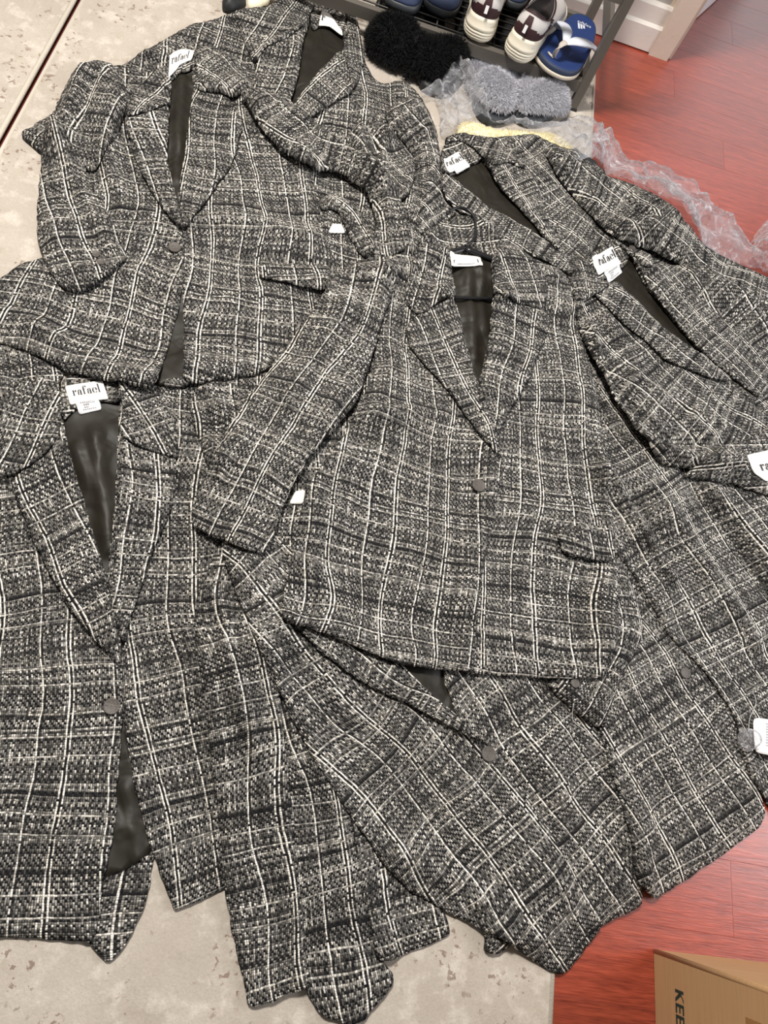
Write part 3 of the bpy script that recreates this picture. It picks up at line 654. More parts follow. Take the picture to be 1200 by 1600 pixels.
furslip('fur_slipper', 'pale grey fluffy slipper beside the rack post', 'slipper', [(814, 122), (822, 104), (845, 100), (868, 108), (882, 128), (886, 160), (884, 178), (860, 178), (835, 172), (812, 176), (808, 150)], [(806, 160), (830, 150), (876, 160), (872, 184), (850, 194), (818, 196), (804, 186)], 'rubber2', 'fgrey', 26000, .012, .0005, .036, 'grey fluffy slippers', .024, (.05, -.5, -.1), 6)
furslip('fleece_slipper', 'cream fleece edge showing between plastic and the upper right jacket', 'slipper', [(712, 206), (718, 192), (736, 189), (770, 201), (830, 206), (858, 207), (884, 220), (906, 246), (892, 256), (840, 235), (760, 228), (716, 218)], None, 'rubber', 'fcream', 5000, .007, .0007, .012, None, .02, (0, -.2, 0), 7)
c = settle([(915, 250)])[0]; panel('slipper_sole', None, [(888, 233), (905, 235), (940, 262), (952, 277), (920, 270), (895, 252)], 'rubber2', puff=.012, pr=.008, wr=0, rnd=3, label='dark grey slipper sole edge beside the cream fleece under plastic', cat='slipper')
for k, (x, y) in enumerate(((-.02, 1.9), (.09, 1.9), (.2, 1.91), (.31, 1.9), (.42, 1.91))):  # unseen shoes, added so the space under the wires stays dark
    t = thing('shoe', 'added black shoe darkening the space below the wire shelf', 'shoe', (x, y, RUGH), 'added black shoes below the wire shelf'); B0 = outline(.24, ST)
    def lv(a, z, ys=1): return np.column_stack([x + B0[:, 0] * a, y + .12 + (B0[:, 1] - .12) * (1 + (a - 1) * .5) * ys, np.full(len(B0), RUGH + z)])
    obj('sole', *rings([lv(1.0, .0), lv(1.06, .004), lv(1.06, .014), lv(1, .016)]), 'rubber', t)
    obj('upper', *rings([lv(1.0, .016), lv(1.02, .028), lv(.9, .042), lv(.6, .05), lv(.2, .052)]), 'fblack', t)
c = un(370, -5, .02); t = thing('shoe', 'black shoe tip behind the rearmost jacket at the top edge', 'shoe', (c[0], c[1], RUGH))
panel('upper', t, [(343, 8), (346, -8), (360, -18), (382, -16), (388, 2), (372, 12), (352, 16)], 'rubber', puff=.03, pr=.025, wr=0, rnd=4, skirt=.03)
c = un(400, -5, .02); t = thing('slipper', 'cream quilted slipper edge behind the rearmost jacket', 'slipper', (c[0], c[1], RUGH))
panel('upper', t, [(384, 4), (388, -14), (420, -18), (430, -6), (412, 8), (392, 12)], 'fcream', puff=.025, pr=.025, wr=.002, fine=.002, rnd=4, skirt=.03)

# ------------------------------------------------------------------ cardboard box
c = un(1021, 1483, 0); by = math.radians(1.5)
t = thing('cardboard_box', 'brown cardboard box standing on the wood floor, bottom right corner', 'box', (c[0] + .15, c[1] - .2, 0))
def bx(P): 
    ca, sa = math.cos(by), math.sin(by); P = np.asarray(P, float); return np.column_stack([c[0] + P[:, 0] * ca - P[:, 1] * sa, c[1] + P[:, 0] * sa + P[:, 1] * ca, P[:, 2]])
def wallp(name, x0, x1, y0, y1, z0, z1): V, Fs = box(x0, x1, y0, y1, z0, z1); return obj(name, bx(V), Fs, 'card', t, smooth=False)
side = wallp('side_panel', 0, .005, -.45, 0, .001, .4); wallp('side_panel', .3, .305, -.45, 0, .001, .4); wallp('end_panel', .005, .3, -.005, 0, .001, .4); wallp('end_panel', .005, .3, -.45, -.445, .001, .4); wallp('bottom_panel', .005, .3, -.445, -.005, .001, .006)
V, Fs = box(.001, .28, -.448, -.002, .4, .405); obj('flap', bx(V), Fs, 'card', t, smooth=False)
obj('rounded_corner', *tube([tuple(p) for p in bx([(.003, -.003, .001), (.003, -.003, .4)])], .0042, 8), 'card', t)
g, w = word('KEEP', sans)
decal('lettering', side, [[(a, b) for a, b in p] for p in g], lambda a, b: tuple(bx([(-.0006, -.043 - a * .0205, .057 + b * .021)])[0]), 'boxink')
V, Fs = box(-.0009, .0, -.075, -.042, .215, .34); obj('tape_strip', bx(V), Fs, 'tape', side, smooth=False)
# ------------------------------------------------------------------ jackets (built from the lowest one up; each settles on what lies below)
GR = 'tweed jackets in the pile'
def jacket(px, py, label):
    q = settle([(px, py)])[0]; return thing('tweed_blazer', label, 'jacket', (q[0], q[1], RUGH if q[0] < RUGX1 else 0.0), GR)
LAP = dict(puff=.006, pr=.01, wr=.0015, thick=.003, sup=.02, res=.006, lift=.003, skirt=.0035)
LAPC = dict(LAP, lift=.0, puff=.005, skirt=.008)
SLV = dict(puff=.026, pr=.045, wr=.005, sup=.02)
LIN = dict(mat='satin', puff=.002, wr=.005, fine=.0015, res=.008)

# A : rearmost jacket at the top
A = jacket(500, 150, 'grey tweed blazer at the back, its collar nearest the shoe rack')
panel('lining', A, [(474, 40), (500, 15), (530, 20), (545, 70), (540, 90), (470, 190), (440, 190), (440, 130)], **LIN)
panel('sleeve', A, [(28, 208), (60, 190), (95, 165), (125, 185), (110, 235), (70, 242)], spine=[(130, 160), (40, 220)], puff=.012, pr=.02)
panel('front_panel', A, [(120, 190), (150, 130), (185, 104), (215, 86), (255, 64), (300, 36), (345, 26), (368, 12), (420, 13), (446, -4), (470, -8), (486, 30), (472, 70), (466, 120), (448, 172), (470, 240), (520, 330), (500, 400), (300, 400), (180, 300)], spine=[(420, 0), (380, 200), (370, 400)], wr=.007, cre=.003, folds=[([(230, 90), (330, 110), (420, 90)], .018, .012), ([(345, 60), (420, 140)], .015, -.008), ([(300, 130), (400, 160)], .012, .01)])
panel('front_panel', A, [(528, 10), (548, 15), (560, 40), (573, 84), (610, 102), (645, 128), (668, 168), (682, 208), (690, 260), (690, 320), (650, 395), (600, 450), (500, 470), (480, 400), (480, 330), (460, 230), (449, 174), (500, 112), (538, 78), (536, 50)], spine=[(570, 60), (570, 200), (560, 400)], wr=.006, cre=.003, folds=[([(560, 170), (600, 230)], .015, .012), ([(620, 140), (660, 220)], .02, .01)])
panel('lapel', A, [(478, 44), (472, 70), (467, 118), (449, 172), (424, 162), (404, 150), (398, 104), (420, 70), (450, 56)], spine=[(470, 50), (440, 165)], **LAP)
panel('lapel', A, [(533, 80), (546, 108), (553, 143), (526, 156), (482, 187), (450, 173), (498, 114)], spine=[(545, 100), (455, 180)], **LAP)
panel('collar_stand', A, [(484, 20), (500, -6), (526, -4), (540, 20), (546, 60), (534, 52), (510, 34), (488, 46)], spine=[(484, 20), (546, 50)], puff=.004, pr=.008, wr=0)
panel('collar', A, [(366, 14), (420, 12), (446, -6), (480, -14), (496, -4), (484, 22), (478, 46), (450, 58), (418, 72), (398, 100), (380, 60)], spine=[(500, -10), (400, 90)], **LAPC)
panel('collar', A, [(526, -6), (546, 10), (560, 40), (572, 82), (566, 108), (552, 142), (544, 106), (534, 80), (546, 62), (540, 20)], spine=[(530, 0), (560, 130)], **LAPC)
neck_label(A, [(503, 14), (535, 46), (533, 53), (498, 38)], letters=[('r', .06, .35)], vy=(.25, .75), pts=[(503, 14), (512, 18), (524, 30), (535, 47), (536, 54), (530, 52), (515, 41), (498, 39)])
panel('sleeve', A, [(600, 170), (640, 150), (668, 170), (684, 212), (690, 262), (688, 312), (678, 352), (664, 404), (620, 410), (630, 300), (652, 260), (640, 225), (612, 200)], spine=[(630, 165), (672, 230), (672, 310), (648, 385)], puff=.022, pr=.03, wr=.006, cre=.003, folds=[([(660, 220), (668, 300)], .01, .008)])
panel('sleeve', A, [(545, 200), (575, 192), (610, 196), (644, 222), (652, 262), (640, 305), (610, 320), (580, 300), (556, 250)], spine=[(560, 200), (640, 290)], puff=.02, pr=.02, wr=.008, cre=.003, folds=[([(575, 195), (590, 240)], .008, -.016), ([(605, 215), (595, 260)], .01, .014), ([(560, 200), (565, 250)], .008, .01)])
panel('size_tag', A, [(513, 362), (520, 348), (534, 348), (540, 362)], 'label', puff=.001, wr=0, rnd=0, wob=0, res=.004)

# C : lower left
C = jacket(180, 1000, 'tweed blazer at the lower left with open dark lining and one button')
panel('back_panel', C, [(90, 1290), (150, 1250), (243, 1325), (238, 1350), (228, 1410), (196, 1480), (171, 1506), (150, 1490), (120, 1440)], spine=[(190, 1250), (160, 1500)], puff=.004, lift=.004)
panel('lining', C, [(84, 600), (200, 596), (205, 800), (200, 1000), (200, 1150), (240, 1330), (200, 1356), (158, 1374), (140, 1250), (150, 1000), (110, 780)], folds=[([(150, 680), (172, 860)], .012, .01), ([(120, 700), (140, 760)], .01, .008), ([(195, 1230), (215, 1340)], .012, .008)], **LIN)
panel('front_panel', C, [(188, 600), (230, 560), (300, 550), (370, 560), (440, 590), (560, 535), (650, 560), (640, 660), (570, 750), (520, 850), (460, 940), (440, 1090), (428, 1230), (388, 1330), (352, 1389), (315, 1406), (272, 1424), (240, 1335), (214, 1250), (194, 1130), (186, 1040), (192, 1005), (165, 930), (178, 800)], spine=[(240, 620), (225, 950), (300, 1400)], wr=.005, cre=.003, uvo=(.02, 0), folds=[([(330, 920), (400, 1150), (420, 1300)], .02, .012), ([(280, 950), (330, 1150)], .02, .008), ([(250, 1000), (300, 1240)], .025, -.006)])
panel('sleeve', C, [(296, 640), (306, 606), (335, 592), (372, 600), (402, 622), (412, 660), (372, 720), (345, 760), (322, 720)], spine=[(340, 600), (350, 750)], puff=.018, pr=.022, wr=.006, folds=[([(318, 612), (345, 640), (362, 672)], .008, .01), ([(312, 640), (340, 665)], .007, -.01), ([(350, 605), (385, 640)], .008, -.008), ([(330, 690), (345, 735)], .009, .01)])
panel('sleeve', C, [(380, 960), (430, 1020), (500, 1130), (560, 1260), (588, 1360), (592, 1440), (600, 1500), (619, 1532), (592, 1570), (562, 1602), (540, 1600), (508, 1590), (478, 1552), (462, 1400), (440, 1180), (420, 1060)], spine=[(420, 1010), (480, 1180), (530, 1400), (555, 1590)], puff=.02, pr=.035, cuff=[(478, 1552), (540, 1602), (566, 1602), (619, 1532)], folds=[([(480, 1130), (530, 1300), (565, 1450)], .015, .01), ([(500, 1500), (560, 1480)], .01, .008), ([(470, 1250), (520, 1280)], .01, -.006)])
panel('front_panel', C, [(-60, 470), (0, 480), (60, 500), (110, 540), (100, 580), (92, 594), (96, 650), (112, 720), (150, 850), (186, 965), (191, 1040), (189, 1150), (178, 1290), (160, 1390), (146, 1473), (100, 1470), (60, 1467), (0, 1465), (-70, 1462), (-70, 1000)], spine=[(95, 620), (130, 950), (110, 1200), (75, 1470)], uvo=(.012, .03), folds=[([(40, 900), (100, 1080), (90, 1300)], .03, .01), ([(10, 1080), (60, 1110)], .012, -.006), ([(0, 560), (50, 620)], .015, -.012)])
panel('collar_stand', C, [(94, 592), (120, 580), (172, 584), (196, 606), (190, 628), (150, 624), (112, 640), (98, 660)], spine=[(95, 620), (195, 610)], puff=.004, pr=.008, wr=0)
panel('lapel', C, [(186, 682), (230, 700), (276, 716), (276, 742), (266, 800), (236, 868), (214, 935), (191, 1010), (180, 960), (172, 925), (182, 830), (190, 730)], spine=[(230, 690), (185, 990)], **LAP)
panel('lapel', C, [(92, 676), (129, 771), (154, 867), (180, 960), (190, 1046), (150, 1000), (110, 950), (79, 900), (54, 850), (17, 752), (48, 726), (80, 700)], spine=[(60, 720), (185, 1020)], **LAP)
panel('collar', C, [(40, 596), (66, 588), (92, 598), (97, 640), (94, 674), (82, 700), (48, 728), (10, 742), (-60, 750), (-60, 640), (0, 622)], spine=[(90, 590), (20, 760)], **LAPC)
panel('collar', C, [(184, 596), (212, 590), (242, 606), (264, 640), (277, 680), (280, 718), (232, 703), (186, 684), (192, 640)], spine=[(190, 600), (275, 720)], **LAPC)
neck_label(C, [(101, 602), (160, 594), (169, 622), (109, 631)], care=[(117, 627), (155, 624), (158, 637), (123, 645)], vy=(.36, .8), tw=(.14, .88))
button(C, 175, 1104)

panel('size_tag', C, [(452, 786), (462, 766), (478, 764), (474, 786)], 'label', puff=.001, wr=0, rnd=0, wob=0, res=.005)

# E : upper right
E_ = jacket(850, 300, 'tweed blazer at the upper right with a sleeve trailing to the plastic')
panel('lining', E_, [(690, 262), (720, 250), (756, 240), (790, 290), (875, 392), (860, 400), (790, 350), (720, 310)], **LIN)
panel('front_panel', E_, [(676, 250), (692, 268), (760, 326), (830, 366), (884, 404), (905, 440), (900, 500), (800, 460), (690, 390), (650, 360), (660, 300)], spine=[(690, 280), (900, 430)], wr=.006, cre=.003, folds=[([(700, 330), (760, 370)], .012, .01)])
panel('front_panel', E_, [(738, 218), (780, 216), (832, 211), (862, 226), (900, 242), (950, 276), (1010, 302), (1050, 332), (1090, 372), (1150, 412), (1230, 460), (1230, 540), (1100, 470), (1000, 430), (950, 400), (900, 425), (872, 393), (830, 342), (780, 288), (752, 245)], spine=[(760, 225), (860, 330), (980, 420)], wr=.006)
panel('sleeve', E_, [(850, 230), (880, 234), (950, 274), (1010, 300), (1056, 336), (1092, 380), (1152, 412), (1235, 460), (1235, 530), (1160, 470), (1080, 420), (1010, 392), (960, 372), (912, 320), (870, 270)], spine=[(850, 240), (960, 310), (1060, 380), (1230, 490)], puff=.024, pr=.035, wr=.008, cre=.003, folds=[([(975, 315), (1000, 345), (1060, 360)], .01, -.016), ([(900, 300), (960, 340), (1010, 385)], .012, .012), ([(990, 340), (1002, 372)], .008, -.014)])
panel('lapel', E_, [(692, 268), (720, 290), (760, 324), (830, 364), (884, 403), (898, 434), (860, 412), (800, 385), (745, 350), (704, 318), (690, 296)], spine=[(695, 290), (890, 420)], **LAP)
panel('lapel', E_, [(752, 240), (790, 246), (826, 268), (842, 292), (850, 330), (878, 396), (866, 390), (830, 345), (776, 290)], spine=[(770, 240), (870, 390)], **LAP)
panel('collar_stand', E_, [(690, 226), (722, 212), (742, 222), (757, 246), (726, 262), (700, 276), (690, 268)], spine=[(690, 250), (755, 235)], puff=.004, pr=.008, wr=0)
panel('collar', E_, [(694, 214), (722, 207), (762, 218), (800, 232), (826, 268), (790, 250), (770, 262), (754, 246), (738, 226), (716, 216), (696, 226)], spine=[(700, 212), (820, 262)], **LAPC)
neck_label(E_, [(693, 248), (717.5, 234.5), (735, 259), (702, 269)], care=[(707, 262), (730, 255), (735, 260), (714, 270)], vy=(.42, .86), tw=(.0, .95), lines=False)
button(E_, 1003, 368, .009)

# I : lower right, dark tag
I_ = jacket(1060, 1150, 'tweed blazer at the lower right whose hem reaches the wood floor, white tag attached')
# H : bottom centre, under the hanger jacket
H_ = jacket(720, 1250, 'tweed blazer at the bottom centre lying diagonally below the hanger jacket')
panel('back_panel', H_, [(545, 1250), (600, 1340), (650, 1380), (692, 1418), (707, 1462), (650, 1486), (592, 1506), (575, 1420)], spine=[(600, 1300), (640, 1490)], puff=.005, folds=[([(600, 1380), (610, 1500)], .012, .01)])
panel('sleeve', H_, [(757, 1440), (802, 1462), (797, 1484), (776, 1494), (756, 1488), (760, 1470)], spine=[(800, 1450), (760, 1490)], puff=.014, pr=.014)
panel('sleeve', H_, [(342, 850), (390, 840), (430, 900), (440, 1000), (436, 1090), (446, 1180), (462, 1330), (474, 1450), (484, 1543), (440, 1558), (390, 1576), (370, 1490), (353, 1398), (336, 1230), (318, 1090), (304, 985), (303, 945), (316, 912)], spine=[(360, 860), (350, 960), (385, 1100), (425, 1400), (438, 1560)], puff=.02, pr=.035, wr=.005, cuff=[(390, 1576), (440, 1560), (484, 1543)], folds=[([(330, 930), (352, 960), (358, 1040), (400, 1180)], .012, .012), ([(318, 945), (340, 985)], .008, -.008), ([(430, 1100), (448, 1300), (470, 1530)], .01, .008), ([(380, 1150), (420, 1400)], .012, -.006)])
panel('lining', H_, [(600, 1000), (700, 1000), (720, 1120), (700, 1130), (640, 1070)], **LIN)
panel('front_panel', H_, [(700, 1000), (760, 990), (900, 1000), (980, 1030), (1005, 1150), (1012, 1300), (1002, 1380), (1000, 1418), (969, 1430), (942, 1448), (890, 1440), (800, 1280), (756, 1170), (714, 1116), (694, 1060)], spine=[(690, 1030), (960, 1430)], uvo=(.05, .02), folds=[([(800, 1080), (900, 1300)], .03, .008)])
panel('front_panel', H_, [(520, 920), (460, 860), (400, 820), (350, 826), (344, 862), (362, 905), (378, 950), (404, 1010), (432, 1070), (480, 1170), (540, 1262), (600, 1350), (640, 1392), (700, 1426), (760, 1456), (790, 1470), (837, 1505), (868, 1524), (887, 1521), (912, 1486), (942, 1447), (900, 1370), (850, 1285), (800, 1215), (774, 1168), (720, 1122), (644, 1056), (560, 960)], spine=[(400, 920), (620, 1180), (720, 1300), (870, 1500)], uvo=(.0, .05), wr=.006, cre=.003, folds=[([(380, 900), (480, 1020), (560, 1130)], .03, .014), ([(620, 1330), (740, 1400), (830, 1470)], .02, .014), ([(560, 1150), (700, 1330)], .03, -.008), ([(620, 1120), (820, 1350)], .03, .008)])
panel('lapel', H_, [(440, 955), (520, 985), (600, 1028), (640, 1056), (690, 1100), (768, 1166), (715, 1142), (640, 1102), (560, 1062), (500, 1018)], spine=[(450, 965), (760, 1165)], **LAP)
button(H_, 762, 1178, .0128)
# I continued
panel('front_panel', I_, [(890, 820), (960, 800), (1010, 860), (1060, 1000), (1104, 1050), (1150, 1120), (1180, 1200), (1197, 1268), (1192, 1290), (1140, 1330), (1075, 1371), (1040, 1396), (1024, 1407), (1006, 1396), (993, 1371), (984, 1300), (955, 1200), (930, 1100)], spine=[(960, 980), (1150, 1300)], uvo=(.03, .01), folds=[([(960, 1130), (1000, 1300)], .03, .008), ([(996, 1330), (1012, 1395)], .012, .012)])
panel('front_panel', I_, [(860, 500), (960, 560), (1040, 640), (1120, 700), (1235, 740), (1235, 1300), (1200, 1256), (1172, 1210), (1144, 1108), (1100, 1046), (1047, 993), (995, 900), (955, 850)], spine=[(960, 760), (1200, 1180)], uvo=(.08, .04), wr=.007, cre=.003, folds=[([(945, 745), (985, 815), (1045, 905)], .016, .028), ([(1110, 770), (1160, 830), (1230, 930)], .022, .03), ([(1010, 760), (1070, 840), (1180, 1010)], .018, .012), ([(1075, 750), (1105, 800), (1150, 860), (1200, 930)], .012, -.022), ([(990, 780), (1040, 860)], .012, -.014)])
button(I_, 1070, 1052, .0105)
panel('sleeve', I_, [(930, 880), (975, 880), (1000, 940), (1008, 990), (986, 1030), (962, 1084), (938, 1140), (900, 1112), (856, 1070), (870, 1040), (920, 990)], spine=[(960, 890), (960, 1000), (895, 1110)], puff=.018, pr=.028, wr=.004)
button(I_, 896, 1068, .0085)
# its tag: thread, clear pouch, card
tg = panel('hang_tag', I_, [(1172, 1122), (1240, 1130), (1240, 1188), (1172, 1176)], 'tag', puff=.0006, pr=.003, wr=0, rnd=0, lift=.012, wob=0, skirt=.001, res=.01, lay=True)
fnq = quadmap([(1172, 1122), (1240, 1130), (1240, 1188), (1172, 1176)], .0008); rows = []
for k in range(9): rows += rc(.28, .84 - .075 * k, .335, .88 - .075 * k)
decal('tag_print', tg, rows, fnq, 'grey_ink')
panel('spare_pouch', I_, [(1146, 1142), (1164, 1136), (1178, 1146), (1176, 1170), (1158, 1178), (1150, 1170)], 'film', puff=.006, pr=.008, wr=0, lift=.014, wob=0, res=.006)
obj('tag_string', *tube(catmull([tuple(ground(*p, .004)) for p in ((1176, 1080), (1182, 1098), (1174, 1122), (1160, 1144))], 6), .0006, 5), 'thread', I_)
obj('loose_thread', *tube(catmull([tuple(ground(*p, .003)) for p in ((894, 1100), (897, 1125), (915, 1140), (928, 1155))], 6), .0006, 5), 'thread', I_)

# F : right
F_ = jacket(1050, 580, 'tweed blazer at the right with a label and lining slit beside the hanger jacket')
panel('lining', F_, [(930, 384), (966, 378), (996, 384), (1024, 440), (1104, 552), (1090, 570), (1030, 540), (945, 450)], **LIN)
panel('front_panel', F_, [(985, 402), (1010, 386), (1050, 388), (1110, 420), (1160, 450), (1235, 500), (1235, 680), (1150, 605), (1100, 554), (1058, 505), (1010, 447)], spine=[(1000, 400), (1230, 640)], folds=[([(1080, 430), (1200, 520)], .02, .012)])
panel('front_panel', F_, [(890, 442), (900, 416), (925, 396), (946, 438), (958, 441), (1017, 497), (1100, 556), (1150, 604), (1235, 680), (1235, 776), (1200, 764), (1137, 743), (1085, 736), (1033, 723), (980, 672), (946, 612), (925, 570), (903, 510)], spine=[(900, 430), (1010, 570), (1200, 720)], wr=.006, cre=.003, puff=.012, pr=.02, folds=[([(915, 520), (945, 620), (1000, 690), (1060, 718), (1140, 735)], .014, .03), ([(930, 480), (1010, 610), (1100, 680)], .02, .01), ([(1000, 600), (1060, 650)], .014, -.012), ([(985, 595), (1060, 640), (1120, 675)], .012, .016), ([(1040, 690), (1130, 700)], .01, -.014), ([(940, 570), (985, 640), (1035, 690)], .012, -.016)])
panel('collar_stand', F_, [(918, 402), (950, 376), (972, 372), (988, 390), (980, 412), (950, 434), (932, 438)], spine=[(915, 415), (985, 385)], puff=.004, pr=.008, wr=0)
panel('lapel', F_, [(984, 398), (1012, 414), (1050, 436), (1112, 480), (1162, 540), (1202, 604), (1190, 624), (1150, 594), (1100, 552), (1060, 510), (1012, 452)], spine=[(1000, 410), (1190, 600)], **LAP)
panel('lapel', F_, [(925, 458), (958, 440), (1017, 497), (1060, 535), (1105, 560), (1146, 598), (1120, 594), (1083, 580), (1040, 562), (1000, 524), (960, 492)], spine=[(940, 450), (1130, 590)], **LAP)
panel('collar', F_, [(900, 416), (914, 402), (924, 418), (934, 440), (956, 444), (930, 460), (902, 474), (889, 446)], spine=[(915, 400), (930, 460)], **LAPC)
panel('collar', F_, [(952, 374), (972, 366), (996, 374), (1022, 410), (1012, 424), (988, 404), (974, 386)], spine=[(955, 372), (1020, 415)], **LAPC)
neck_label(F_, [(923, 404.5), (957, 384), (971, 412), (937, 428)], care=[(944, 425), (966, 412), (975, 422.5), (954, 439)], vy=(.4, .86), tw=(.12, .92))

# G : collar at the right edge
G_ = jacket(1200, 725, 'tweed blazer cut off by the right edge, only its collar and label show')
panel('collar', G_, [(1070, 742), (1108, 712), (1130, 694), (1166, 690), (1210, 660), (1240, 650), (1240, 800), (1200, 772), (1140, 754)], spine=[(1080, 730), (1230, 740)], puff=.006, wr=.004)
neck_label(G_, [(1169, 710), (1228, 696), (1236, 745), (1184, 752)], vy=(.32, .72), tw=(.16, .95), pts=[(1169, 710), (1228, 696), (1236, 750), (1196, 752), (1180, 740)])

# B : upper left
B_ = jacket(280, 350, 'tweed blazer at the upper left lying buttoned with a folded arm')
panel('lining', B_, [(258, 105), (300, 88), (314, 110), (306, 160), (296, 230), (288, 330), (262, 320), (250, 200)], folds=[([(285, 120), (275, 280)], .01, .008)], **LIN)
panel('lining', B_, [(275, 400), (300, 410), (296, 594), (240, 602), (250, 520)], **LIN)
panel('back_panel', B_, [(258, 592), (296, 588), (296, 602), (252, 604)], spine=[(275, 560), (275, 600)], puff=.003, pr=.006, wr=0, lift=.002)
panel('front_panel', B_, [(300, 100), (330, 112), (372, 132), (412, 150), (452, 210), (486, 270), (499, 310), (506, 370), (532, 420), (494, 480), (442, 560), (405, 584), (345, 591), (287, 599), (287, 520), (284, 440), (282, 358), (278, 305), (290, 230), (303, 150)], spine=[(330, 120), (345, 350), (330, 595)], uvo=(.03, 0), folds=[([(300, 345), (400, 350), (480, 370)], .02, .012), ([(320, 300), (420, 320), (490, 345)], .014, -.008), ([(360, 470), (440, 450), (520, 440)], .02, .01), ([(300, 580), (360, 575), (410, 565)], .02, .012)])
panel('front_panel', B_, [(262, 108), (235, 112), (200, 106), (150, 100), (115, 122), (92, 200), (92, 300), (78, 398), (30, 412), (0, 436), (-40, 462), (-40, 522), (0, 534), (50, 551), (104, 580), (167, 597), (243, 613), (258, 558), (275, 496), (286, 446), (287, 385), (284, 358), (262, 320), (256, 250), (262, 150)], spine=[(225, 130), (240, 350), (160, 600)], uvo=(.0, .02), folds=[([(60, 520), (150, 570), (235, 595)], .03, .022), ([(200, 150), (170, 230), (190, 320)], .018, .012), ([(150, 160), (140, 260)], .016, -.01), ([(130, 430), (220, 420)], .02, .008)])
panel('pocket_flap', B_, [(402, 415), (440, 412), (516, 418), (513, 458), (460, 446), (405, 433)], spine=[(440, 400), (450, 470)], **LAP)
panel('collar_stand', B_, [(262, 112), (268, 82), (300, 72), (312, 90), (306, 106), (284, 108), (266, 126)], spine=[(262, 100), (312, 85)], puff=.004, pr=.008, wr=0)
panel('lapel', B_, [(303, 136), (350, 140), (364, 166), (381, 192), (362, 258), (322, 312), (286, 362), (279, 305), (290, 230)], spine=[(335, 130), (290, 350)], **LAP)
panel('lapel', B_, [(193, 184), (230, 172), (265, 166), (261, 250), (276, 312), (285, 362), (262, 335), (238, 303), (212, 250)], spine=[(230, 175), (275, 350)], **LAP)
panel('collar', B_, [(262, 98), (268, 130), (266, 166), (232, 173), (195, 184), (204, 150), (234, 114)], spine=[(262, 100), (205, 175)], **LAPC)
panel('collar', B_, [(302, 76), (318, 70), (348, 80), (378, 104), (396, 136), (364, 152), (340, 142), (304, 140), (308, 108)], spine=[(305, 80), (385, 150)], puff=.012, pr=.018, wr=.004, sup=.015, res=.006)
neck_label(B_, [(265, 88), (304, 77), (296, 98), (264, 114)], vy=(.38, .86), tw=(.1, .86), pts=[(265, 88), (272, 81), (284, 77), (304, 78), (299, 90), (290, 95), (281, 100), (276, 108), (263, 121)])
panel('sleeve', B_, [(186, 106), (150, 97), (122, 104), (102, 134), (84, 180), (72, 232), (100, 262), (150, 260), (186, 200), (200, 150)], spine=[(170, 100), (110, 170), (85, 250)], puff=.02, pr=.035, wr=.008, cre=.003, folds=[([(130, 120), (105, 190)], .012, .012), ([(150, 130), (125, 210)], .01, -.01)])
panel('sleeve', B_, [(76, 186), (92, 186), (112, 224), (150, 296), (184, 364), (199, 398), (184, 416), (160, 434), (132, 452), (106, 453), (90, 441), (70, 408), (57, 372), (58, 310), (64, 240)], spine=[(78, 190), (100, 300), (150, 430)], cuff=[(90, 441), (106, 453), (132, 452), (184, 416), (199, 398)], puff=.024, pr=.035, wr=.006, cre=.003, folds=[([(90, 220), (140, 330), (180, 400)], .012, .01), ([(70, 300), (110, 310)], .008, -.008)])
button(B_, 273, 388); button(B_, 150, 398, .0075); button(B_, 158, 411, .0075)
panel('sleeve', B_, [(496, 312), (512, 300), (542, 308), (566, 335), (592, 384), (578, 406), (556, 386), (528, 324), (506, 328)], spine=[(500, 310), (545, 340), (575, 400)], puff=.016, pr=.02, wr=.003)
panel('sleeve', B_, [(372, 140), (405, 144), (460, 172), (512, 212), (562, 246), (604, 274), (634, 325), (648, 392), (614, 401), (580, 406), (588, 345), (572, 296), (530, 270), (484, 266), (440, 236), (404, 196)], spine=[(385, 150), (470, 215), (560, 265), (606, 320), (614, 400)], cuff=[(648, 392), (580, 406)], lift=.006, puff=.034, pr=.032, wr=.006, cre=.003, folds=[([(440, 190), (520, 240), (590, 290), (610, 390)], .014, .012), ([(470, 235), (540, 268)], .01, -.008)])

# D : the jacket on the hanger, on top
D_ = jacket(740, 720, 'tweed blazer on a black hanger in the middle, topmost of the pile')
panel('collar', D_, [(662, 372), (680, 348), (720, 334), (756, 340), (790, 366), (800, 392), (770, 408), (700, 402), (652, 392)], spine=[(660, 370), (790, 380)], puff=.006, wr=.004)
panel('lining', D_, [(692, 396), (780, 402), (790, 460), (776, 560), (752, 640), (724, 560), (690, 470)], folds=[([(730, 430), (740, 560)], .012, .01), ([(750, 420), (755, 520)], .01, .006)], **LIN)
hb = [ground(*p, .012) for p in ((560, 452), (640, 418), (727, 384), (800, 410), (880, 440))]
hz = max(p[2] for p in hb) + .001
hk = thing('clothes_hanger', 'black plastic clothes hanger inside the middle blazer', 'hanger', (hb[2][0], hb[2][1], bil(HG, hb[2][:1], hb[2][1:2])[0]))
def hp(px, py, dz=0): return tuple(un(px, py, hz + dz))
obj('shoulder_bar', *join([tube(catmull([hp(727, 388), hp(680, 402, -.002), hp(610, 430, -.006)], 6), [.0075] * 7 + [.0065] * 6, 8, .7), tube(catmull([hp(727, 388), hp(775, 407, -.002), hp(850, 436, -.006)], 6), [.0075] * 7 + [.0065] * 6, 8, .7)]), 'hanger', hk)
obj('crossbar', *tube([hp(694, 464, -.006), hp(710, 465, -.006), hp(766, 467, -.006), hp(784, 468, -.006)], .0042, 8, .8), 'hanger', hk)
obj('hook', *tube(catmull([hp(699, 335, .006), hp(704, 329, .008), hp(716, 324.5, .01), (hp(731, 328, .01)), hp(741, 340, .01), hp(743, 353, .008), hp(743, 368, .006), hp(737, 378, .004), hp(727, 384, .002)], 5), .0036, 8), 'hanger', hk)
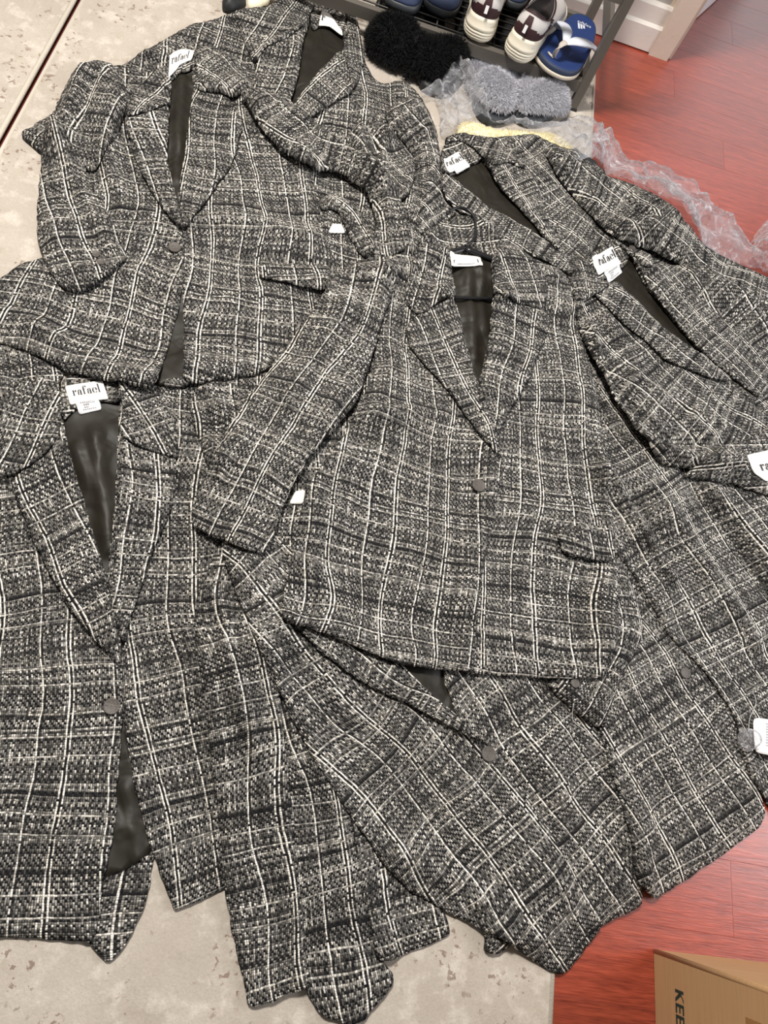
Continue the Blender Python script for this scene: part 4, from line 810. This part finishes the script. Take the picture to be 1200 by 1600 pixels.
# the cloth that covers the hanger rests on it
for a, b in (((600, 434), (700, 395)), ((755, 398), (860, 440)), ((690, 464), (788, 468))):
    P = np.array([hp(a[0] + (b[0] - a[0]) * f, a[1] + (b[1] - a[1]) * f) for f in np.linspace(0, 1, 12)]); X, Y = np.meshgrid(gx, gy)
    mk_ = seg_dist(X, Y, P[:, :2], False) < .01; HG[mk_] = np.maximum(HG[mk_], hz + .006)
HS[0] = None
panel('front_panel', D_, [(766, 404), (800, 384), (848, 410), (882, 424), (890, 444), (902, 508), (926, 575), (938, 633), (943, 696), (951, 758), (957, 842), (964, 900), (966, 990), (946, 1059), (890, 1061), (800, 1056), (720, 1052), (720, 900), (760, 720), (746, 604), (762, 540), (772, 470)], spine=[(830, 400), (850, 720), (850, 1058)], uvo=(.01, 0), puff=.006, lift=.003, skirt=.004, folds=[([(860, 560), (930, 720)], .025, .008), ([(780, 1040), (940, 1045)], .02, .004), ([(920, 600), (950, 760)], .014, .008)])
panel('front_panel', D_, [(704, 396), (650, 388), (604, 397), (574, 418), (584, 480), (588, 540), (577, 600), (556, 642), (540, 680), (512, 714), (490, 742), (470, 800), (455, 870), (440, 960), (438, 969), (480, 983), (530, 999), (600, 1031), (650, 1044), (738, 1051), (745, 940), (754, 890), (774, 800), (783, 722), (768, 680), (740, 640), (706, 480)], spine=[(650, 400), (650, 640), (600, 1040)], uvo=(.02, .03), puff=.006, lift=.003, skirt=.004, folds=[([(560, 660), (620, 650), (690, 655)], .016, .014), ([(545, 700), (610, 680), (680, 690)], .014, -.008), ([(600, 450), (610, 560), (580, 640)], .02, .01), ([(460, 960), (540, 985), (620, 1025), (720, 1040)], .02, .005), ([(500, 760), (490, 900)], .02, .008)])
panel('pocket_flap', D_, [(867, 825), (910, 822), (955, 822), (963, 864), (952, 879), (880, 868)], spine=[(905, 800), (915, 880)], **LAP)
panel('lapel', D_, [(768, 462), (800, 470), (850, 483), (859, 506), (826, 592), (792, 648), (772, 686), (760, 650), (747, 604), (762, 540)], spine=[(805, 470), (765, 670)], **LAP)
panel('lapel', D_, [(633, 508), (662, 486), (690, 468), (711, 470), (734, 560), (748, 605), (767, 662), (783, 724), (742, 668), (702, 612), (655, 558), (640, 538)], spine=[(670, 480), (770, 700)], **LAP)
panel('collar', D_, [(766, 402), (790, 376), (830, 404), (858, 440), (851, 484), (800, 471), (767, 464), (772, 430)], spine=[(775, 385), (820, 475)], **LAPC)
panel('collar', D_, [(650, 386), (676, 380), (700, 398), (706, 430), (712, 468), (690, 469), (656, 492), (630, 468), (644, 420)], spine=[(675, 385), (650, 485)], **LAPC)
neck_label(D_, [(701, 397), (752, 400), (756, 413), (705, 417)], letters=[('r', .1, .16), ('l', .84, .16)], vy=(.3, .72), care=[(717, 402.5), (743, 404.5), (743, 410), (714, 411)], lines=False)
button(D_, 747, 760, .0135)
panel('sleeve', D_, [(556, 410), (590, 398), (622, 412), (618, 450), (600, 490), (589, 535), (583, 552), (559, 624), (525, 667), (480, 717), (452, 770), (437, 805), (422, 858), (410, 866), (350, 846), (301, 823), (297, 797), (325, 735), (362, 655), (425, 570), (480, 500), (500, 467), (525, 424)], spine=[(590, 400), (545, 520), (460, 660), (355, 840)], uvo=(.0, .0), cuff=[(297, 800), (300, 823), (350, 846), (410, 866), (422, 858)], puff=.03, pr=.05, wr=.005, folds=[([(540, 480), (470, 600), (390, 760)], .02, .01), ([(570, 560), (500, 680), (430, 820)], .014, .01), ([(470, 560), (500, 610)], .015, -.006), ([(430, 640), (470, 690)], .012, -.008), ([(560, 430), (590, 470)], .015, .012)])

# ------------------------------------------------------------------ clear plastic
t = thing('plastic_bag', 'crumpled clear plastic bag between the grey slippers and the upper right jacket', 'plastic bag', tuple(un(800, 220, .01)[:2]) + (RUGH,))
PF = dict(mat='film', wr=.01, fine=.006, res=.007, sup=.02, skirt=.003, wob=.001)
panel('bag_film', t, [(668, 97), (692, 97), (717, 92), (738, 112), (768, 150), (800, 192), (821, 184), (838, 195), (853, 187), (890, 174), (915, 185), (932, 200), (946, 255), (900, 250), (862, 212), (840, 204), (800, 200), (745, 186), (716, 196), (700, 216), (690, 205), (680, 150)], puff=.018, pr=.03, rnd=1, folds=[([(717, 94), (760, 146), (798, 190)], .007, .028), ([(690, 100), (704, 190)], .008, .022), ([(722, 112), (745, 150), (752, 186)], .007, .02), ([(820, 188), (870, 205), (925, 220)], .008, .014), ([(900, 180), (935, 240)], .008, .014)], **PF)
panel('bag_film', t, [(922, 206), (940, 200), (958, 215), (975, 245), (985, 265), (1010, 262), (1045, 275), (1080, 292), (1112, 320), (1140, 345), (1160, 362), (1172, 392), (1195, 420), (1160, 412), (1094, 376), (1056, 334), (1010, 300), (950, 274), (930, 240)], puff=.018, pr=.03, rnd=2, folds=[([(942, 206), (965, 250), (1000, 285)], .007, .02), ([(1000, 268), (1070, 300), (1130, 350)], .008, .018), ([(1020, 290), (1090, 330)], .006, .014), ([(1090, 310), (1110, 360)], .006, .016), ([(1130, 345), (1180, 410)], .008, .016)], **PF)
c = un(1210, 390, 0); t = thing('plastic_pouch', 'clear plastic pouch on the wood floor at the right edge', 'plastic bag', (c[0], c[1], 0))
panel('pouch_film', t, [(1240, 325), (1205, 340), (1184, 356), (1176, 378), (1180, 402), (1205, 425), (1240, 440)], puff=.05, pr=.06, rnd=3, **PF)
